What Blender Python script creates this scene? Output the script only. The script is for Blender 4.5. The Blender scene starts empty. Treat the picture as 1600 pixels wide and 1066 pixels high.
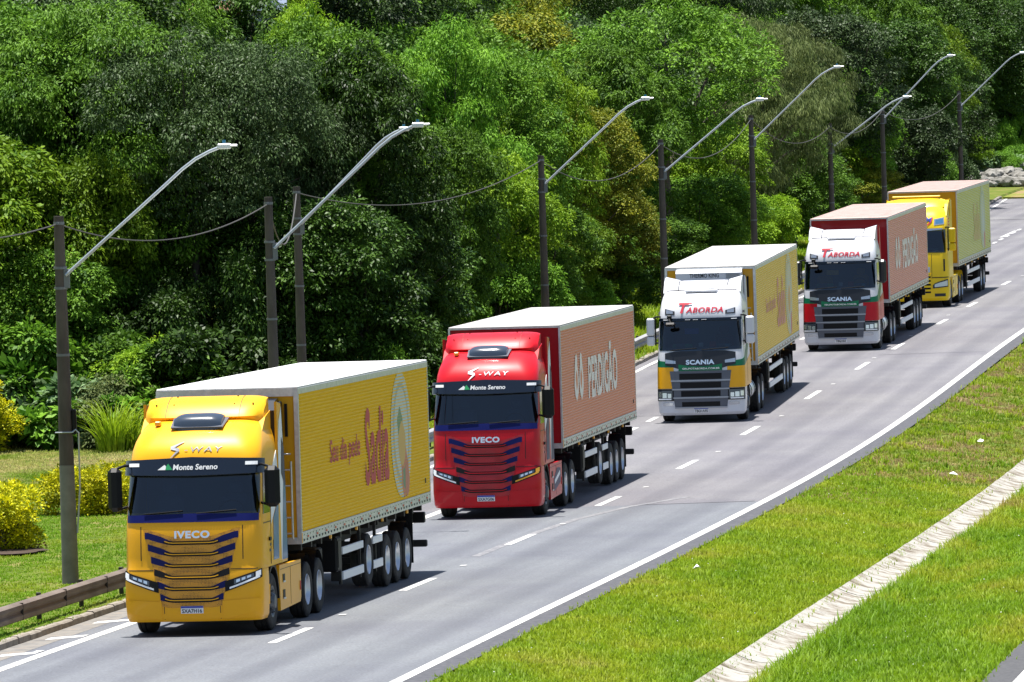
import bpy, math, random
import numpy as np
from mathutils import Vector, Matrix
random.seed(7); rng = np.random.default_rng(11)
S = bpy.context.scene
COL = S.collection

# ------------------------------------------------------------------ camera
F_PX = 12074.65; PITCH = 0.036426; ROLL = -0.030699; CAM_H = 10.1086
cam_d = bpy.data.cameras.new('camera'); cam = bpy.data.objects.new('camera', cam_d); COL.objects.link(cam)
cam_d.sensor_width = 36; cam_d.lens = F_PX/1600*36; cam_d.clip_start = 1; cam_d.clip_end = 9000
_fw = Vector((0, math.cos(PITCH), -math.sin(PITCH))); _up = Vector((0, math.sin(PITCH), math.cos(PITCH))); _rt = Vector((1, 0, 0))
_r = math.cos(ROLL)*_rt + math.sin(ROLL)*_up; _u = -math.sin(ROLL)*_rt + math.cos(ROLL)*_up
M = Matrix((_r, _u, -_fw)).transposed().to_4x4(); M.translation = Vector((0, 0, CAM_H)); cam.matrix_world = M
S.camera = cam

# ------------------------------------------------------------------ light
SUN_EL = 84.0; SUN_AZ = math.radians(-38)      # nearly overhead, a little behind and left of the trucks (azimuth from +Y)
sun_dir = Vector((math.sin(SUN_AZ)*math.cos(math.radians(SUN_EL)), math.cos(SUN_AZ)*math.cos(math.radians(SUN_EL)), math.sin(math.radians(SUN_EL))))
W = bpy.data.worlds.new('World'); S.world = W; W.use_nodes = True
wn = W.node_tree.nodes; wl = W.node_tree.links; bg = wn['Background']
sky = wn.new('ShaderNodeTexSky'); sky.sky_type = 'NISHITA'; sky.sun_disc = False
sky.sun_elevation = math.radians(SUN_EL); sky.sun_rotation = SUN_AZ; sky.air_density = 1.0; sky.dust_density = 1.0
wl.new(sky.outputs[0], bg.inputs[0]); bg.inputs[1].default_value = 0.07
sd = bpy.data.lights.new('sun', 'SUN'); sd.energy = 4.9; sd.angle = math.radians(0.5); sd.color = (1.0, 0.96, 0.9)
so = bpy.data.objects.new('sun', sd); COL.objects.link(so); so.rotation_euler = sun_dir.to_track_quat('Z', 'Y').to_euler()
S.view_settings.view_transform = 'Standard'; S.view_settings.look = 'None'; S.view_settings.exposure = 1.06; S.view_settings.gamma = 1
S.cycles.max_bounces = 8; S.cycles.transparent_max_bounces = 8; S.cycles.transmission_bounces = 4

# ------------------------------------------------------------------ materials
def new_mat(name, col=(0.5, 0.5, 0.5), rough=0.5, metal=0.0, coat=0.0, spec=0.5, emit=None):
    m = bpy.data.materials.new(name); m.use_nodes = True; b = m.node_tree.nodes['Principled BSDF']
    b.inputs['Base Color'].default_value = (*col, 1); b.inputs['Roughness'].default_value = rough; b.inputs['Metallic'].default_value = metal
    b.inputs['Coat Weight'].default_value = coat; b.inputs['Coat Roughness'].default_value = 0.05; b.inputs['Specular IOR Level'].default_value = spec
    if emit: b.inputs['Emission Color'].default_value = (*emit[0], 1); b.inputs['Emission Strength'].default_value = emit[1]
    return m
def nd(m, t, **kw):
    n = m.node_tree.nodes.new(t)
    for k, v in kw.items(): setattr(n, k, v)
    return n
def noise_mat(name, stops, scale=1.0, detail=6, rough=0.8, coord='Object', bump=0.0, bscale=None, stretch=(1, 1, 1), spec=0.3, metal=0, coat=0, nrough=0.6):
    """colour from a noise ramp: stops = [(pos, colour), ...]"""
    m = new_mat(name, stops[0][1], rough, metal, coat, spec); L = m.node_tree.links; b = m.node_tree.nodes['Principled BSDF']
    tc = nd(m, 'ShaderNodeTexCoord'); mp = nd(m, 'ShaderNodeMapping'); mp.inputs['Scale'].default_value = stretch
    L.new(tc.outputs[coord], mp.inputs['Vector'])
    n = nd(m, 'ShaderNodeTexNoise'); n.inputs['Scale'].default_value = scale; n.inputs['Detail'].default_value = detail; n.inputs['Roughness'].default_value = nrough
    L.new(mp.outputs[0], n.inputs['Vector'])
    r = nd(m, 'ShaderNodeValToRGB'); els = r.color_ramp.elements
    while len(els) < len(stops): els.new(0.5)
    for e, (p, c) in zip(els, stops): e.position = p; e.color = (*c, 1)
    L.new(n.outputs['Fac'], r.inputs['Fac']); L.new(r.outputs[0], b.inputs['Base Color'])
    if bump:
        n2 = nd(m, 'ShaderNodeTexNoise'); n2.inputs['Scale'].default_value = bscale or scale*6; n2.inputs['Detail'].default_value = 4
        L.new(mp.outputs[0], n2.inputs['Vector'])
        bp = nd(m, 'ShaderNodeBump'); bp.inputs['Strength'].default_value = bump; bp.inputs['Distance'].default_value = 0.02
        L.new(n2.outputs['Fac'], bp.inputs['Height']); L.new(bp.outputs[0], b.inputs['Normal'])
    return m
def paint(name, col, rough=0.40, coat=0.18, dirt=0.04):
    d = tuple(c*(1-dirt)+0.25*dirt*0.6 for c in col)
    m = noise_mat(name, [(0.35, col), (0.75, d)], scale=2.2, detail=8, rough=rough, coat=coat, spec=0.2)
    return m
def leaf_mat(name, a, b_, trans=0.35, rough=0.45):
    m = bpy.data.materials.new(name); m.use_nodes = True; N = m.node_tree.nodes; L = m.node_tree.links; b = N['Principled BSDF']; out = N['Material Output']
    at = nd(m, 'ShaderNodeAttribute', attribute_name='tint'); oi = nd(m, 'ShaderNodeObjectInfo')
    mix = nd(m, 'ShaderNodeMix', data_type='RGBA'); mix.inputs[6].default_value = (*a, 1); mix.inputs[7].default_value = (*b_, 1)
    L.new(at.outputs['Fac'], mix.inputs[0])
    hs = nd(m, 'ShaderNodeHueSaturation'); mr = nd(m, 'ShaderNodeMapRange'); mr.inputs['To Min'].default_value = 0.72; mr.inputs['To Max'].default_value = 1.45
    L.new(oi.outputs['Random'], mr.inputs['Value']); L.new(mr.outputs[0], hs.inputs['Value'])
    L.new(mix.outputs[2], hs.inputs['Color'])
    L.new(hs.outputs[0], b.inputs['Base Color']); b.inputs['Roughness'].default_value = rough+0.1; b.inputs['Specular IOR Level'].default_value = 0.13
    tr = nd(m, 'ShaderNodeBsdfTranslucent'); L.new(hs.outputs[0], tr.inputs['Color'])
    ms = nd(m, 'ShaderNodeMixShader'); ms.inputs[0].default_value = trans
    L.new(b.outputs[0], ms.inputs[1]); L.new(tr.outputs[0], ms.inputs[2]); L.new(ms.outputs[0], out.inputs['Surface'])
    return m

MT = {}
MT['black'] = new_mat('black_plastic', (0.007, 0.007, 0.008), 0.5, spec=0.2)
MT['chassis'] = noise_mat('chassis_steel', [(0.3, (0.012, 0.012, 0.013)), (0.7, (0.03, 0.028, 0.026))], 6, rough=0.6)
MT['rubber'] = noise_mat('tyre_rubber', [(0.3, (0.018, 0.018, 0.019)), (0.75, (0.05, 0.047, 0.043))], 5, rough=0.85)
MT['rim'] = new_mat('aluminium_rim', (0.55, 0.58, 0.62), 0.35, 0.8)
MT['rimsteel'] = new_mat('dark_steel_rim', (0.10, 0.11, 0.12), 0.45, 0.6)
MT['alu'] = noise_mat('brushed_aluminium', [(0.3, (0.50, 0.52, 0.54)), (0.7, (0.70, 0.71, 0.72))], 9, rough=0.4, metal=0.7)
MT['silver'] = new_mat('chrome_letter', (0.85, 0.86, 0.88), 0.22, 0.9)
MT['glass'] = new_mat('tinted_glass', (0.004, 0.008, 0.016), 0.05, 0, 0.0, 0.45)
MT['white'] = paint('white_paint', (0.64, 0.65, 0.69), 0.35, 0.3, 0.05)
MT['roofwhite'] = noise_mat('white_roof', [(0.35, (0.80, 0.80, 0.79)), (0.75, (0.62, 0.61, 0.59))], 0.9, rough=0.5, stretch=(4, 0.6, 1))
MT['roofgrey'] = noise_mat('weathered_grey_roof', [(0.35, (0.52, 0.51, 0.49)), (0.75, (0.40, 0.38, 0.36))], 0.9, rough=0.6, stretch=(4, 0.6, 1))
MT['roofpink'] = noise_mat('sun_bleached_roof', [(0.35, (0.46, 0.335, 0.295)), (0.75, (0.38, 0.26, 0.22))], 0.9, rough=0.5, stretch=(4, 0.6, 1))
MT['yellow'] = paint('yellow_paint', (0.84, 0.40, 0.008))
MT['redp'] = paint('red_paint', (0.52, 0.004, 0.012), dirt=0.05)
MT['dafyellow'] = paint('lemon_paint', (0.82, 0.56, 0.012))
MT['blue'] = paint('blue_paint', (0.004, 0.007, 0.085), dirt=0.0, coat=0.0)
MT['navy'] = new_mat('navy_visor', (0.006, 0.010, 0.020), 0.25, 0, 0.5)
MT['green'] = paint('green_paint', (0.004, 0.13, 0.055), dirt=0.03)
MT['greygrille'] = new_mat('grey_grille', (0.10, 0.11, 0.135), 0.45, 0.0, 0.1, 0.3)
MT['darkpanel'] = new_mat('dark_panel', (0.022, 0.025, 0.032), 0.35, 0, 0.1, 0.3)
MT['lens'] = new_mat('headlight_lens', (0.45, 0.48, 0.52), 0.12, 0.6, 0.6)
MT['lensdark'] = new_mat('smoked_headlight_lens', (0.07, 0.08, 0.10), 0.1, 0.2, 0.4)
MT['drl'] = new_mat('daylight_strip', (0.95, 0.95, 0.95), 0.3)
MT['amber'] = new_mat('amber_strip', (0.9, 0.42, 0.03), 0.3)
MT['plate'] = new_mat('plate_white', (0.75, 0.76, 0.78), 0.5)
MT['plateblue'] = new_mat('plate_blue', (0.02, 0.05, 0.35), 0.5)
MT['wtext'] = new_mat('white_lettering', (0.82, 0.82, 0.82), 0.5)
MT['gtext'] = new_mat('green_logo', (0.02, 0.30, 0.10), 0.5)
MT['rtext'] = new_mat('crimson_lettering', (0.50, 0.012, 0.035), 0.5)
MT['btext'] = new_mat('black_lettering', (0.02, 0.02, 0.025), 0.5)
MT['bluetext'] = new_mat('blue_lettering', (0.01, 0.05, 0.35), 0.5)
MT['redlamp'] = new_mat('red_lamp', (0.5, 0.01, 0.01), 0.25)
MT['greytext'] = new_mat('grey_lettering', (0.24, 0.26, 0.30), 0.5)
MT['dash'] = new_mat('grey_dashboard', (0.16, 0.165, 0.18), 0.7)
MT['seat'] = new_mat('cab_interior', (0.10, 0.03, 0.03), 0.8)

def mesh_mat(name, col, hole):
    m = new_mat(name, col, 0.5, 0, 0.2); L = m.node_tree.links; b = m.node_tree.nodes['Principled BSDF']
    tc = nd(m, 'ShaderNodeTexCoord'); v = nd(m, 'ShaderNodeTexVoronoi'); v.inputs['Scale'].default_value = 40; v.inputs['Randomness'].default_value = 0.15
    L.new(tc.outputs['Object'], v.inputs['Vector'])
    r = nd(m, 'ShaderNodeValToRGB'); r.color_ramp.elements[0].position = 0.28; r.color_ramp.elements[0].color = (*hole, 1); r.color_ramp.elements[1].position = 0.36; r.color_ramp.elements[1].color = (*col, 1)
    L.new(v.outputs['Distance'], r.inputs['Fac']); L.new(r.outputs[0], b.inputs['Base Color']); return m
MT['yellowmesh'] = mesh_mat('perforated_yellow', (0.62, 0.27, 0.008), (0.06, 0.025, 0.004))
MT['redmesh'] = mesh_mat('perforated_red', (0.42, 0.004, 0.012), (0.10, 0.001, 0.004))
def panel_mat(name, lo, hi, rough=0.5, metal=0.0, vfreq=3.3, bottom=None):
    """printed corrugated skin: dimpled vertically every 30 cm"""
    m = new_mat(name, lo, rough, metal, 0.0, 0.03); L = m.node_tree.links; b = m.node_tree.nodes['Principled BSDF']
    tc = nd(m, 'ShaderNodeTexCoord'); n = nd(m, 'ShaderNodeTexNoise'); n.inputs['Scale'].default_value = 3; n.inputs['Detail'].default_value = 8
    L.new(tc.outputs['Object'], n.inputs['Vector'])
    b.inputs['Sheen Weight'].default_value = 0.0; mix = nd(m, 'ShaderNodeMix', data_type='RGBA'); mix.inputs[6].default_value = (*lo, 1); mix.inputs[7].default_value = (*hi, 1)
    L.new(n.outputs['Fac'], mix.inputs[0]); L.new(mix.outputs[2], b.inputs['Base Color'])
    w = nd(m, 'ShaderNodeTexWave', wave_type='BANDS', bands_direction='Y'); w.inputs['Scale'].default_value = vfreq; w.inputs['Distortion'].default_value = 0.4
    L.new(tc.outputs['Object'], w.inputs['Vector'])
    n3 = nd(m, 'ShaderNodeTexNoise'); n3.inputs['Scale'].default_value = 14; L.new(tc.outputs['Object'], n3.inputs['Vector'])
    ad = nd(m, 'ShaderNodeMath', operation='ADD'); L.new(w.outputs['Fac'], ad.inputs[0]); L.new(n3.outputs['Fac'], ad.inputs[1])
    bp = nd(m, 'ShaderNodeBump'); bp.inputs['Strength'].default_value = 0.5; bp.inputs['Distance'].default_value = 0.012
    L.new(ad.outputs[0], bp.inputs['Height']); L.new(bp.outputs[0], b.inputs['Normal']); return m
MT['p_yellow'] = panel_mat('yellow_corrugated_skin', (0.93, 0.56, 0.006), (0.86, 0.48, 0.006))
MT['p_red'] = panel_mat('terracotta_corrugated_skin', (0.76, 0.30, 0.17), (0.78, 0.35, 0.21))
MT['p_pale'] = panel_mat('faded_yellow_corrugated_skin', (0.93, 0.64, 0.06), (0.88, 0.58, 0.10))
MT['p_pink'] = panel_mat('faded_salmon_corrugated_skin', (0.80, 0.34, 0.21), (0.80, 0.40, 0.27))
MT['p_lime'] = panel_mat('faded_lime_corrugated_skin', (0.66, 0.64, 0.08), (0.70, 0.66, 0.24))
for k_, a_, b2_ in (('p_yellow', (0.98, 0.72, 0.07), (0.95, 0.62, 0.03)), ('p_red', (0.95, 0.60, 0.40), (0.90, 0.50, 0.30)), ('p_pale', (0.92, 0.76, 0.36), (0.88, 0.68, 0.22)), ('p_pink', (0.95, 0.68, 0.56), (0.90, 0.58, 0.44)), ('p_lime', (0.78, 0.80, 0.62), (0.72, 0.74, 0.50))): MT[k_+'_rib'] = panel_mat(k_+'_painted_glint_rib', a_, b2_, rough=0.35, metal=0.0)  # rib tops: sky glints painted in as a paler second colour
MT['p_redfront'] = paint('deep_red_panel', (0.34, 0.004, 0.01))
MT['p_yelfront'] = paint('amber_panel', (0.70, 0.34, 0.01))

# ------------------------------------------------------------------ mesh helpers
def mk(name, V, Fc, mat=None, parent=None, smooth=None, loc=None):
    me = bpy.data.meshes.new(name); me.from_pydata([tuple(v) for v in V], [], [tuple(f) for f in Fc]); me.update()
    if smooth is not None:
        me.polygons.foreach_set('use_smooth', [True]*len(me.polygons)); me.set_sharp_from_angle(angle=smooth)
    o = bpy.data.objects.new(name, me); COL.objects.link(o)
    if mat is not None:
        for m_ in (mat if isinstance(mat, (list, tuple)) else [mat]): me.materials.append(m_)
    if parent: o.parent = parent
    if loc: o.location = loc
    return o
class MB:
    def __init__(s): s.V = []; s.F = []
    def add(s, V, Fc):
        n = len(s.V); s.V += [tuple(v) for v in V]; s.F += [tuple(i+n for i in f) for f in Fc]; return s
    def box(s, x0, x1, y0, y1, z0, z1, b=0.0):
        """box with chamfered edges"""
        if b <= 0:
            V = [(x, y, z) for x in (x0, x1) for y in (y0, y1) for z in (z0, z1)]
            return s.add(V, [(0, 1, 3, 2), (4, 6, 7, 5), (0, 4, 5, 1), (2, 3, 7, 6), (0, 2, 6, 4), (1, 5, 7, 3)])
        X = (x0, x1); Y = (y0, y1); Z = (z0, z1); V = []; idx = {}
        sg = (1, -1)
        for i in (0, 1):
            for j in (0, 1):
                for k in (0, 1):
                    for a in range(3):
                        p = [X[i]+sg[i]*b, Y[j]+sg[j]*b, Z[k]+sg[k]*b]; p[a] = (X[i], Y[j], Z[k])[a]
                        idx[(i, j, k, a)] = len(V); V.append(p)
        I = lambda i, j, k, a: idx[(i, j, k, a)]
        Fc = []
        for a in range(3):
            for e in (0, 1):
                o_ = [c for c in range(3) if c != a]; q = []
                for (u, v) in ((0, 0), (1, 0), (1, 1), (0, 1)):
                    t = [0, 0, 0]; t[a] = e; t[o_[0]] = u; t[o_[1]] = v; q.append(I(*t, a))
                Fc.append(q)
        for a in range(3):
            o_ = [c for c in range(3) if c != a]
            for u in (0, 1):
                for v in (0, 1):
                    q = []
                    for (w, n) in ((0, o_[0]), (1, o_[0]), (1, o_[1]), (0, o_[1])):
                        t = [0, 0, 0]; t[a] = w; t[o_[0]] = u; t[o_[1]] = v; q.append(I(*t, n))
                    Fc.append(q)
        for i in (0, 1):
            for j in (0, 1):
                for k in (0, 1): Fc.append((I(i, j, k, 0), I(i, j, k, 1), I(i, j, k, 2)))
        return s.add(V, Fc)
    def tube(s, pts, r, n=10, cap=True, squash=1.0):
        pts = [Vector(p) for p in pts]; R = r if isinstance(r, (list, tuple)) else [r]*len(pts); V = []; prev = None
        for i, p in enumerate(pts):
            d = (pts[min(i+1, len(pts)-1)]-pts[max(i-1, 0)]).normalized()
            a = d.cross(Vector((0, 0, 1)) if abs(d.z) < 0.95 else Vector((0, 1, 0))).normalized()
            if prev is not None and a.dot(prev) < 0: a = -a
            prev = a; b = d.cross(a)
            V += [p+(a*math.cos(t)+b*math.sin(t)*squash)*R[i] for t in [2*math.pi*k/n for k in range(n)]]
        Fc = [(i*n+k, i*n+(k+1) % n, (i+1)*n+(k+1) % n, (i+1)*n+k) for i in range(len(pts)-1) for k in range(n)]
        if cap: Fc += [tuple(range(n)), tuple((len(pts)-1)*n+k for k in range(n))]
        return s.add(V, Fc)
    def lathe_x(s, prof, n=32, c=(0, 0, 0)):
        """profile [(x, r)] turned about the x axis"""
        V = [(c[0]+x, c[1]+r*math.cos(2*math.pi*k/n), c[2]+r*math.sin(2*math.pi*k/n)) for x, r in prof for k in range(n)]
        Fc = [(i*n+k, i*n+(k+1) % n, (i+1)*n+(k+1) % n, (i+1)*n+k) for i in range(len(prof)-1) for k in range(n)]
        return s.add(V, Fc)
    def prism_x(s, poly, x0, x1):
        """polygon [(y, z)] extruded along x"""
        n = len(poly); V = [(x0, y, z) for y, z in poly]+[(x1, y, z) for y, z in poly]
        return s.add(V, [tuple(range(n)), tuple(range(2*n-1, n-1, -1))]+[(k, (k+1) % n, n+(k+1) % n, n+k) for k in range(n)])
    def obj(s, name, mat, parent=None, smooth=None):
        if name not in SPLIT: return mk(name, s.V, s.F, mat, parent, smooth)
        par = list(range(len(s.V)))
        def fd(a):
            while par[a] != a: par[a] = par[par[a]]; a = par[a]
            return a
        for f in s.F:
            for v in f[1:]: par[fd(v)] = fd(f[0])
        gr = {}
        for f in s.F: gr.setdefault(fd(f[0]), []).append(f)
        o = None
        for fs in gr.values():
            ids = sorted({v for f in fs for v in f}); mp = {v: i for i, v in enumerate(ids)}
            o = mk(name, [s.V[v] for v in ids], [tuple(mp[v] for v in f) for f in fs], mat, parent, smooth)
        return o
SPLIT = {'side_guard', 'guard_post', 'mudguard', 'mud_flap', 'clamp', 'rear_lamp_box', 'lamp_lens', 'wheel_arch', 'side_marker', 'step_recess', 'step_tread', 'wiper', 'roof_bar', 'visor_lamp', 'tank_strap', 'door_sticker', 'panel_seam', 'seam', 'side_stripe', 'toolbox', 'mirror_arm', 'joint', 'reflective_sticker', 'grille_slot', 'guard_post', 'hose'}

def thing(name, label, cat, loc=(0, 0, 0), rot=(0, 0, 0), group=None):
    o = bpy.data.objects.new(name, None); COL.objects.link(o); o.location = loc; o.rotation_euler = rot
    o.empty_display_size = 0.5; return tag(o, label, cat, group)
def tag(o, label, cat, group=None):
    o['label'] = label; o['category'] = cat
    if group: o['group'] = group
    return o
def struct(o): o['kind'] = 'structure'; return o

KEEP_NR = False
_txt = {}
def text_mesh(body, bold=0.0, shear=0.0, space=1.0):
    """letter outlines as ([(x, y)], faces, width, height) normalised to cap height 1"""
    k = (body, bold, shear, space)
    if k in _txt: return _txt[k]
    cu = bpy.data.curves.new('lettering', 'FONT'); cu.body = body; cu.offset = bold; cu.shear = shear; cu.space_character = space; cu.fill_mode = 'FRONT'; cu.resolution_u = 3
    o = bpy.data.objects.new('lettering', cu); COL.objects.link(o); bpy.context.view_layer.update()
    me = bpy.data.meshes.new_from_object(o.evaluated_get(bpy.context.evaluated_depsgraph_get()))
    V = [(v.co.x, v.co.y) for v in me.vertices]; Fc = [tuple(p.vertices) for p in me.polygons]
    bpy.data.objects.remove(o); bpy.data.curves.remove(cu); bpy.data.meshes.remove(me)
    x0 = min(v[0] for v in V); x1 = max(v[0] for v in V); y0 = min(v[1] for v in V); y1 = max(v[1] for v in V)
    _txt[k] = ([((x-x0), (y-y0)) for x, y in V], Fc, x1-x0, y1-y0); return _txt[k]

# ------------------------------------------------------------------ cab surface: front wrapped round onto both sides
class Surf:
    def __init__(s, tab, yback):
        s.z = [r[0] for r in tab]; s.yf = [r[1] for r in tab]; s.hw = [r[2] for r in tab]; s.rc = [r[3] for r in tab]; s.bow = [r[4] for r in tab]; s.yb = yback
    def par(s, z): return [float(np.interp(z, s.z, t)) for t in (s.yf, s.hw, s.rc, s.bow)]
    def raw(s, u, z):
        yf, hw, rc, bow = s.par(z); a = hw-rc; q = abs(u); sg = 1 if u >= 0 else -1
        if q <= a: return Vector((u, yf+bow*(q/hw)**2, z))
        if q <= a+rc*math.pi/2:
            t = (q-a)/rc; x = a+rc*math.sin(t); return Vector((sg*x, yf+bow*(x/hw)**2+rc*(1-math.cos(t)), z))
        return Vector((sg*hw, yf+bow+rc+(q-a-rc*math.pi/2), z))
    def smax(s, z, yb=None):
        yf, hw, rc, bow = s.par(z); return hw-rc+rc*math.pi/2+((s.yb if yb is None else yb)-yf-rc-bow)
    def pt(s, u, z, off=0.0):
        p = s.raw(u, z)
        if off == 0: return p
        e = 0.02; n = (s.raw(u+e, z)-s.raw(u-e, z)).cross(s.raw(u, z+e)-s.raw(u, z-e))
        if n.length < 1e-9: return p
        return p+n.normalized()*off
    def side_u(s, y, z):
        yf, hw, rc, bow = s.par(z); return hw-rc+rc*math.pi/2+max(0, y-yf-rc-bow)
def body(mb, sf, z0, z1, nz=14, yb=None, off=0.0, nf=36, nc=9, ns=4, hole=None):
    """closed body between two heights, back wall at yb"""
    yb = sf.yb if yb is None else yb; rings = []; zs = np.linspace(z0, z1, nz) if not isinstance(nz, (list, tuple)) else nz
    for z in zs:
        yf, hw, rc, bow = sf.par(z); a = hw-rc; ua = a+rc*math.pi/2; um = sf.smax(z, yb); us = list(np.linspace(-a, a, nf))
        us = [-u for u in np.linspace(um, ua, ns)][:-1]+[-u for u in np.linspace(ua, a, nc)][:-1]+us+list(np.linspace(a, ua, nc))[1:]+list(np.linspace(ua, um, ns))[1:]
        rings.append([sf.pt(u, z, off) for u in us])
    n = len(rings[0]); V = [p for r in rings for p in r]; m = len(rings)
    Fc = [(i*n+k, i*n+(k+1) % n, (i+1)*n+(k+1) % n, (i+1)*n+k) for i in range(m-1) for k in range(n) if not (hole and hole[0]-1e-4 <= zs[i] and zs[i+1] <= hole[1]+1e-4 and abs(rings[i][k].x) < hole[2] and rings[i][k].y < hole[3] and rings[i][(k+1) % n].y < hole[3])]
    Fc += [tuple(range(n))[::-1], tuple((m-1)*n+k for k in range(n))]
    return mb.add(V, Fc)
def ribbon(mb, sf, u0, u1, zb, zt, nu=12, nz=3, off=0.01, th=0.02):
    """closed strip lying on the cab surface between two height curves"""
    if max(abs(u0), abs(u1)) > 0.85: nu = max(nu, int(abs(u1-u0)/0.05)+2)
    fb = zb if callable(zb) else (lambda u: zb); ft = zt if callable(zt) else (lambda u: zt)
    G = []; us = np.linspace(u0, u1, nu)
    for u in us:
        for j in range(nz): G.append((u, fb(u)+(ft(u)-fb(u))*j/(nz-1)))
    V = [sf.pt(u, z, off) for u, z in G]+[sf.pt(u, z, off-th) for u, z in G]; n = len(G)
    Fc = [(i*nz+j, (i+1)*nz+j, (i+1)*nz+j+1, i*nz+j+1) for i in range(nu-1) for j in range(nz-1)]
    bd = [j for j in range(nz)]+[i*nz+nz-1 for i in range(1, nu)]+[(nu-1)*nz+j for j in range(nz-2, -1, -1)]+[i*nz for i in range(nu-2, 0, -1)]
    Fc += [(bd[k], bd[(k+1) % len(bd)], n+bd[(k+1) % len(bd)], n+bd[k]) for k in range(len(bd))]
    return mb.add(V, Fc)
def letters(name, sf, body_, uc, zc, h, mat, parent, off=0.02, bold=0.0, shear=0.0, wide=1.0, space=1.0, up=0):
    V, Fc, w, hh = text_mesh(body_, bold, shear, space); k = h/hh
    P = [sf.pt(uc+(x-w/2)*k*wide, zc-h/2+y*k, off) for x, y in V]; n = len(P)
    return mk(name, P, Fc, mat, parent)
def poly_on(name, sf, poly, mat, parent, off=0.02, th=0.0):
    V = [sf.pt(u, z, off) for u, z in poly]; return mk(name, V, [tuple(range(len(poly)))], mat, parent)

# ------------------------------------------------------------------ wheels
def wheel_meshes():
    t = MB(); R = 0.51
    t.lathe_x([(-0.30, 0.28), (-0.305, 0.34), (-0.30, 0.46), (-0.27, R-0.012), (-0.235, R), (-0.16, R), (-0.155, R-0.018), (-0.145, R-0.018), (-0.14, R), (-0.075, R), (-0.07, R-0.018), (-0.06, R-0.018), (-0.055, R), (-0.02, R-0.004), (0.0, R-0.03), (0.012, 0.44), (0.014, 0.40), (0.004, 0.35), (-0.01, 0.285), (-0.03, 0.27)], 40)
    r = MB(); r.lathe_x([(-0.03, 0.272), (-0.008, 0.285), (0.0, 0.278), (-0.02, 0.262), (-0.09, 0.245), (-0.125, 0.20), (-0.12, 0.15), (-0.10, 0.115), (-0.055, 0.11), (-0.045, 0.085), (-0.035, 0.0)], 40)
    for k in range(10):
        a = 2*math.pi*k/10; c = (-0.10, 0.165*math.cos(a), 0.165*math.sin(a)); r.tube([c, (c[0]+0.035, c[1], c[2])], 0.014, 6)
    f = MB(); f.lathe_x([(-0.03, 0.272), (0.0, 0.285), (-0.005, 0.262), (-0.035, 0.235), (-0.035, 0.18), (0.01, 0.155), (0.055, 0.12), (0.06, 0.0)], 40)
    for k in range(10):
        a = 2*math.pi*k/10; c = (-0.02, 0.20*math.cos(a), 0.20*math.sin(a)); f.tube([c, (c[0]+0.045, c[1], c[2])], 0.016, 6)
    out = []
    for nme, mb, mt in (('tyre', t, MT['rubber']), ('rim', r, MT['rim']), ('rim', f, MT['rimsteel'])):
        o = mb.obj(nme, mt, None, 0.7); out.append(o.data); bpy.data.objects.remove(o)
    return out
W_TYRE, W_RIM, W_FRIM = wheel_meshes()
def wheel(parent, x, y, z=0.51, front=False, side=1):
    h = bpy.data.objects.new('wheel', W_TYRE); COL.objects.link(h); h.parent = parent; h.location = (x, y, z)
    if side < 0: h.rotation_euler = (0, 0, math.pi)
    c = bpy.data.objects.new('rim', W_FRIM if front else W_RIM); COL.objects.link(c); c.parent = h
    return h

# ------------------------------------------------------------------ trailer
BL = 15.445; BZ0 = 1.386; BZ1 = 4.265; BW = 1.30
def side_panel_mesh(mb, x, y0, y1, z0, z1, n, depth=0.020):
    """n horizontal ribs, ny columns of shallow dimples"""
    ny = int((y1-y0)/0.75); ys = np.linspace(y0, y1, ny+1); prof = []
    p = (z1-z0)/n
    for k in range(n):
        b = z0+k*p; prof += [(b, 0), (b+p*0.28, 0), (b+p*0.40, depth*0.9), (b+p*0.66, depth), (b+p*0.80, depth*0.72)]
    prof.append((z1, 0)); m = len(prof)
    V = [(x+d, y, z) for y in ys for z, d in prof]
    V += [(x-0.03, ys[0], z0), (x-0.03, ys[0], z1), (x-0.03, ys[-1], z0), (x-0.03, ys[-1], z1)]
    Fc = [(i*m+j, (i+1)*m+j, (i+1)*m+j+1, i*m+j+1) for i in range(ny) for j in range(m-1)]
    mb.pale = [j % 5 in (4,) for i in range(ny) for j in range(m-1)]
    return mb.add(V, Fc)
def side_text(name, body_, y0, zc, h, w, mat, parent, bold=0.0, shear=0.0, off=0.0165, tilt=0.0):
    V, Fc, tw, th = text_mesh(body_, bold, shear)
    P = [(BW+off, y0+x/tw*w, zc-h/2+y/th*h+tilt*x/tw*w) for x, y in V]
    return mk(name, P, Fc, mat, parent)
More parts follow.
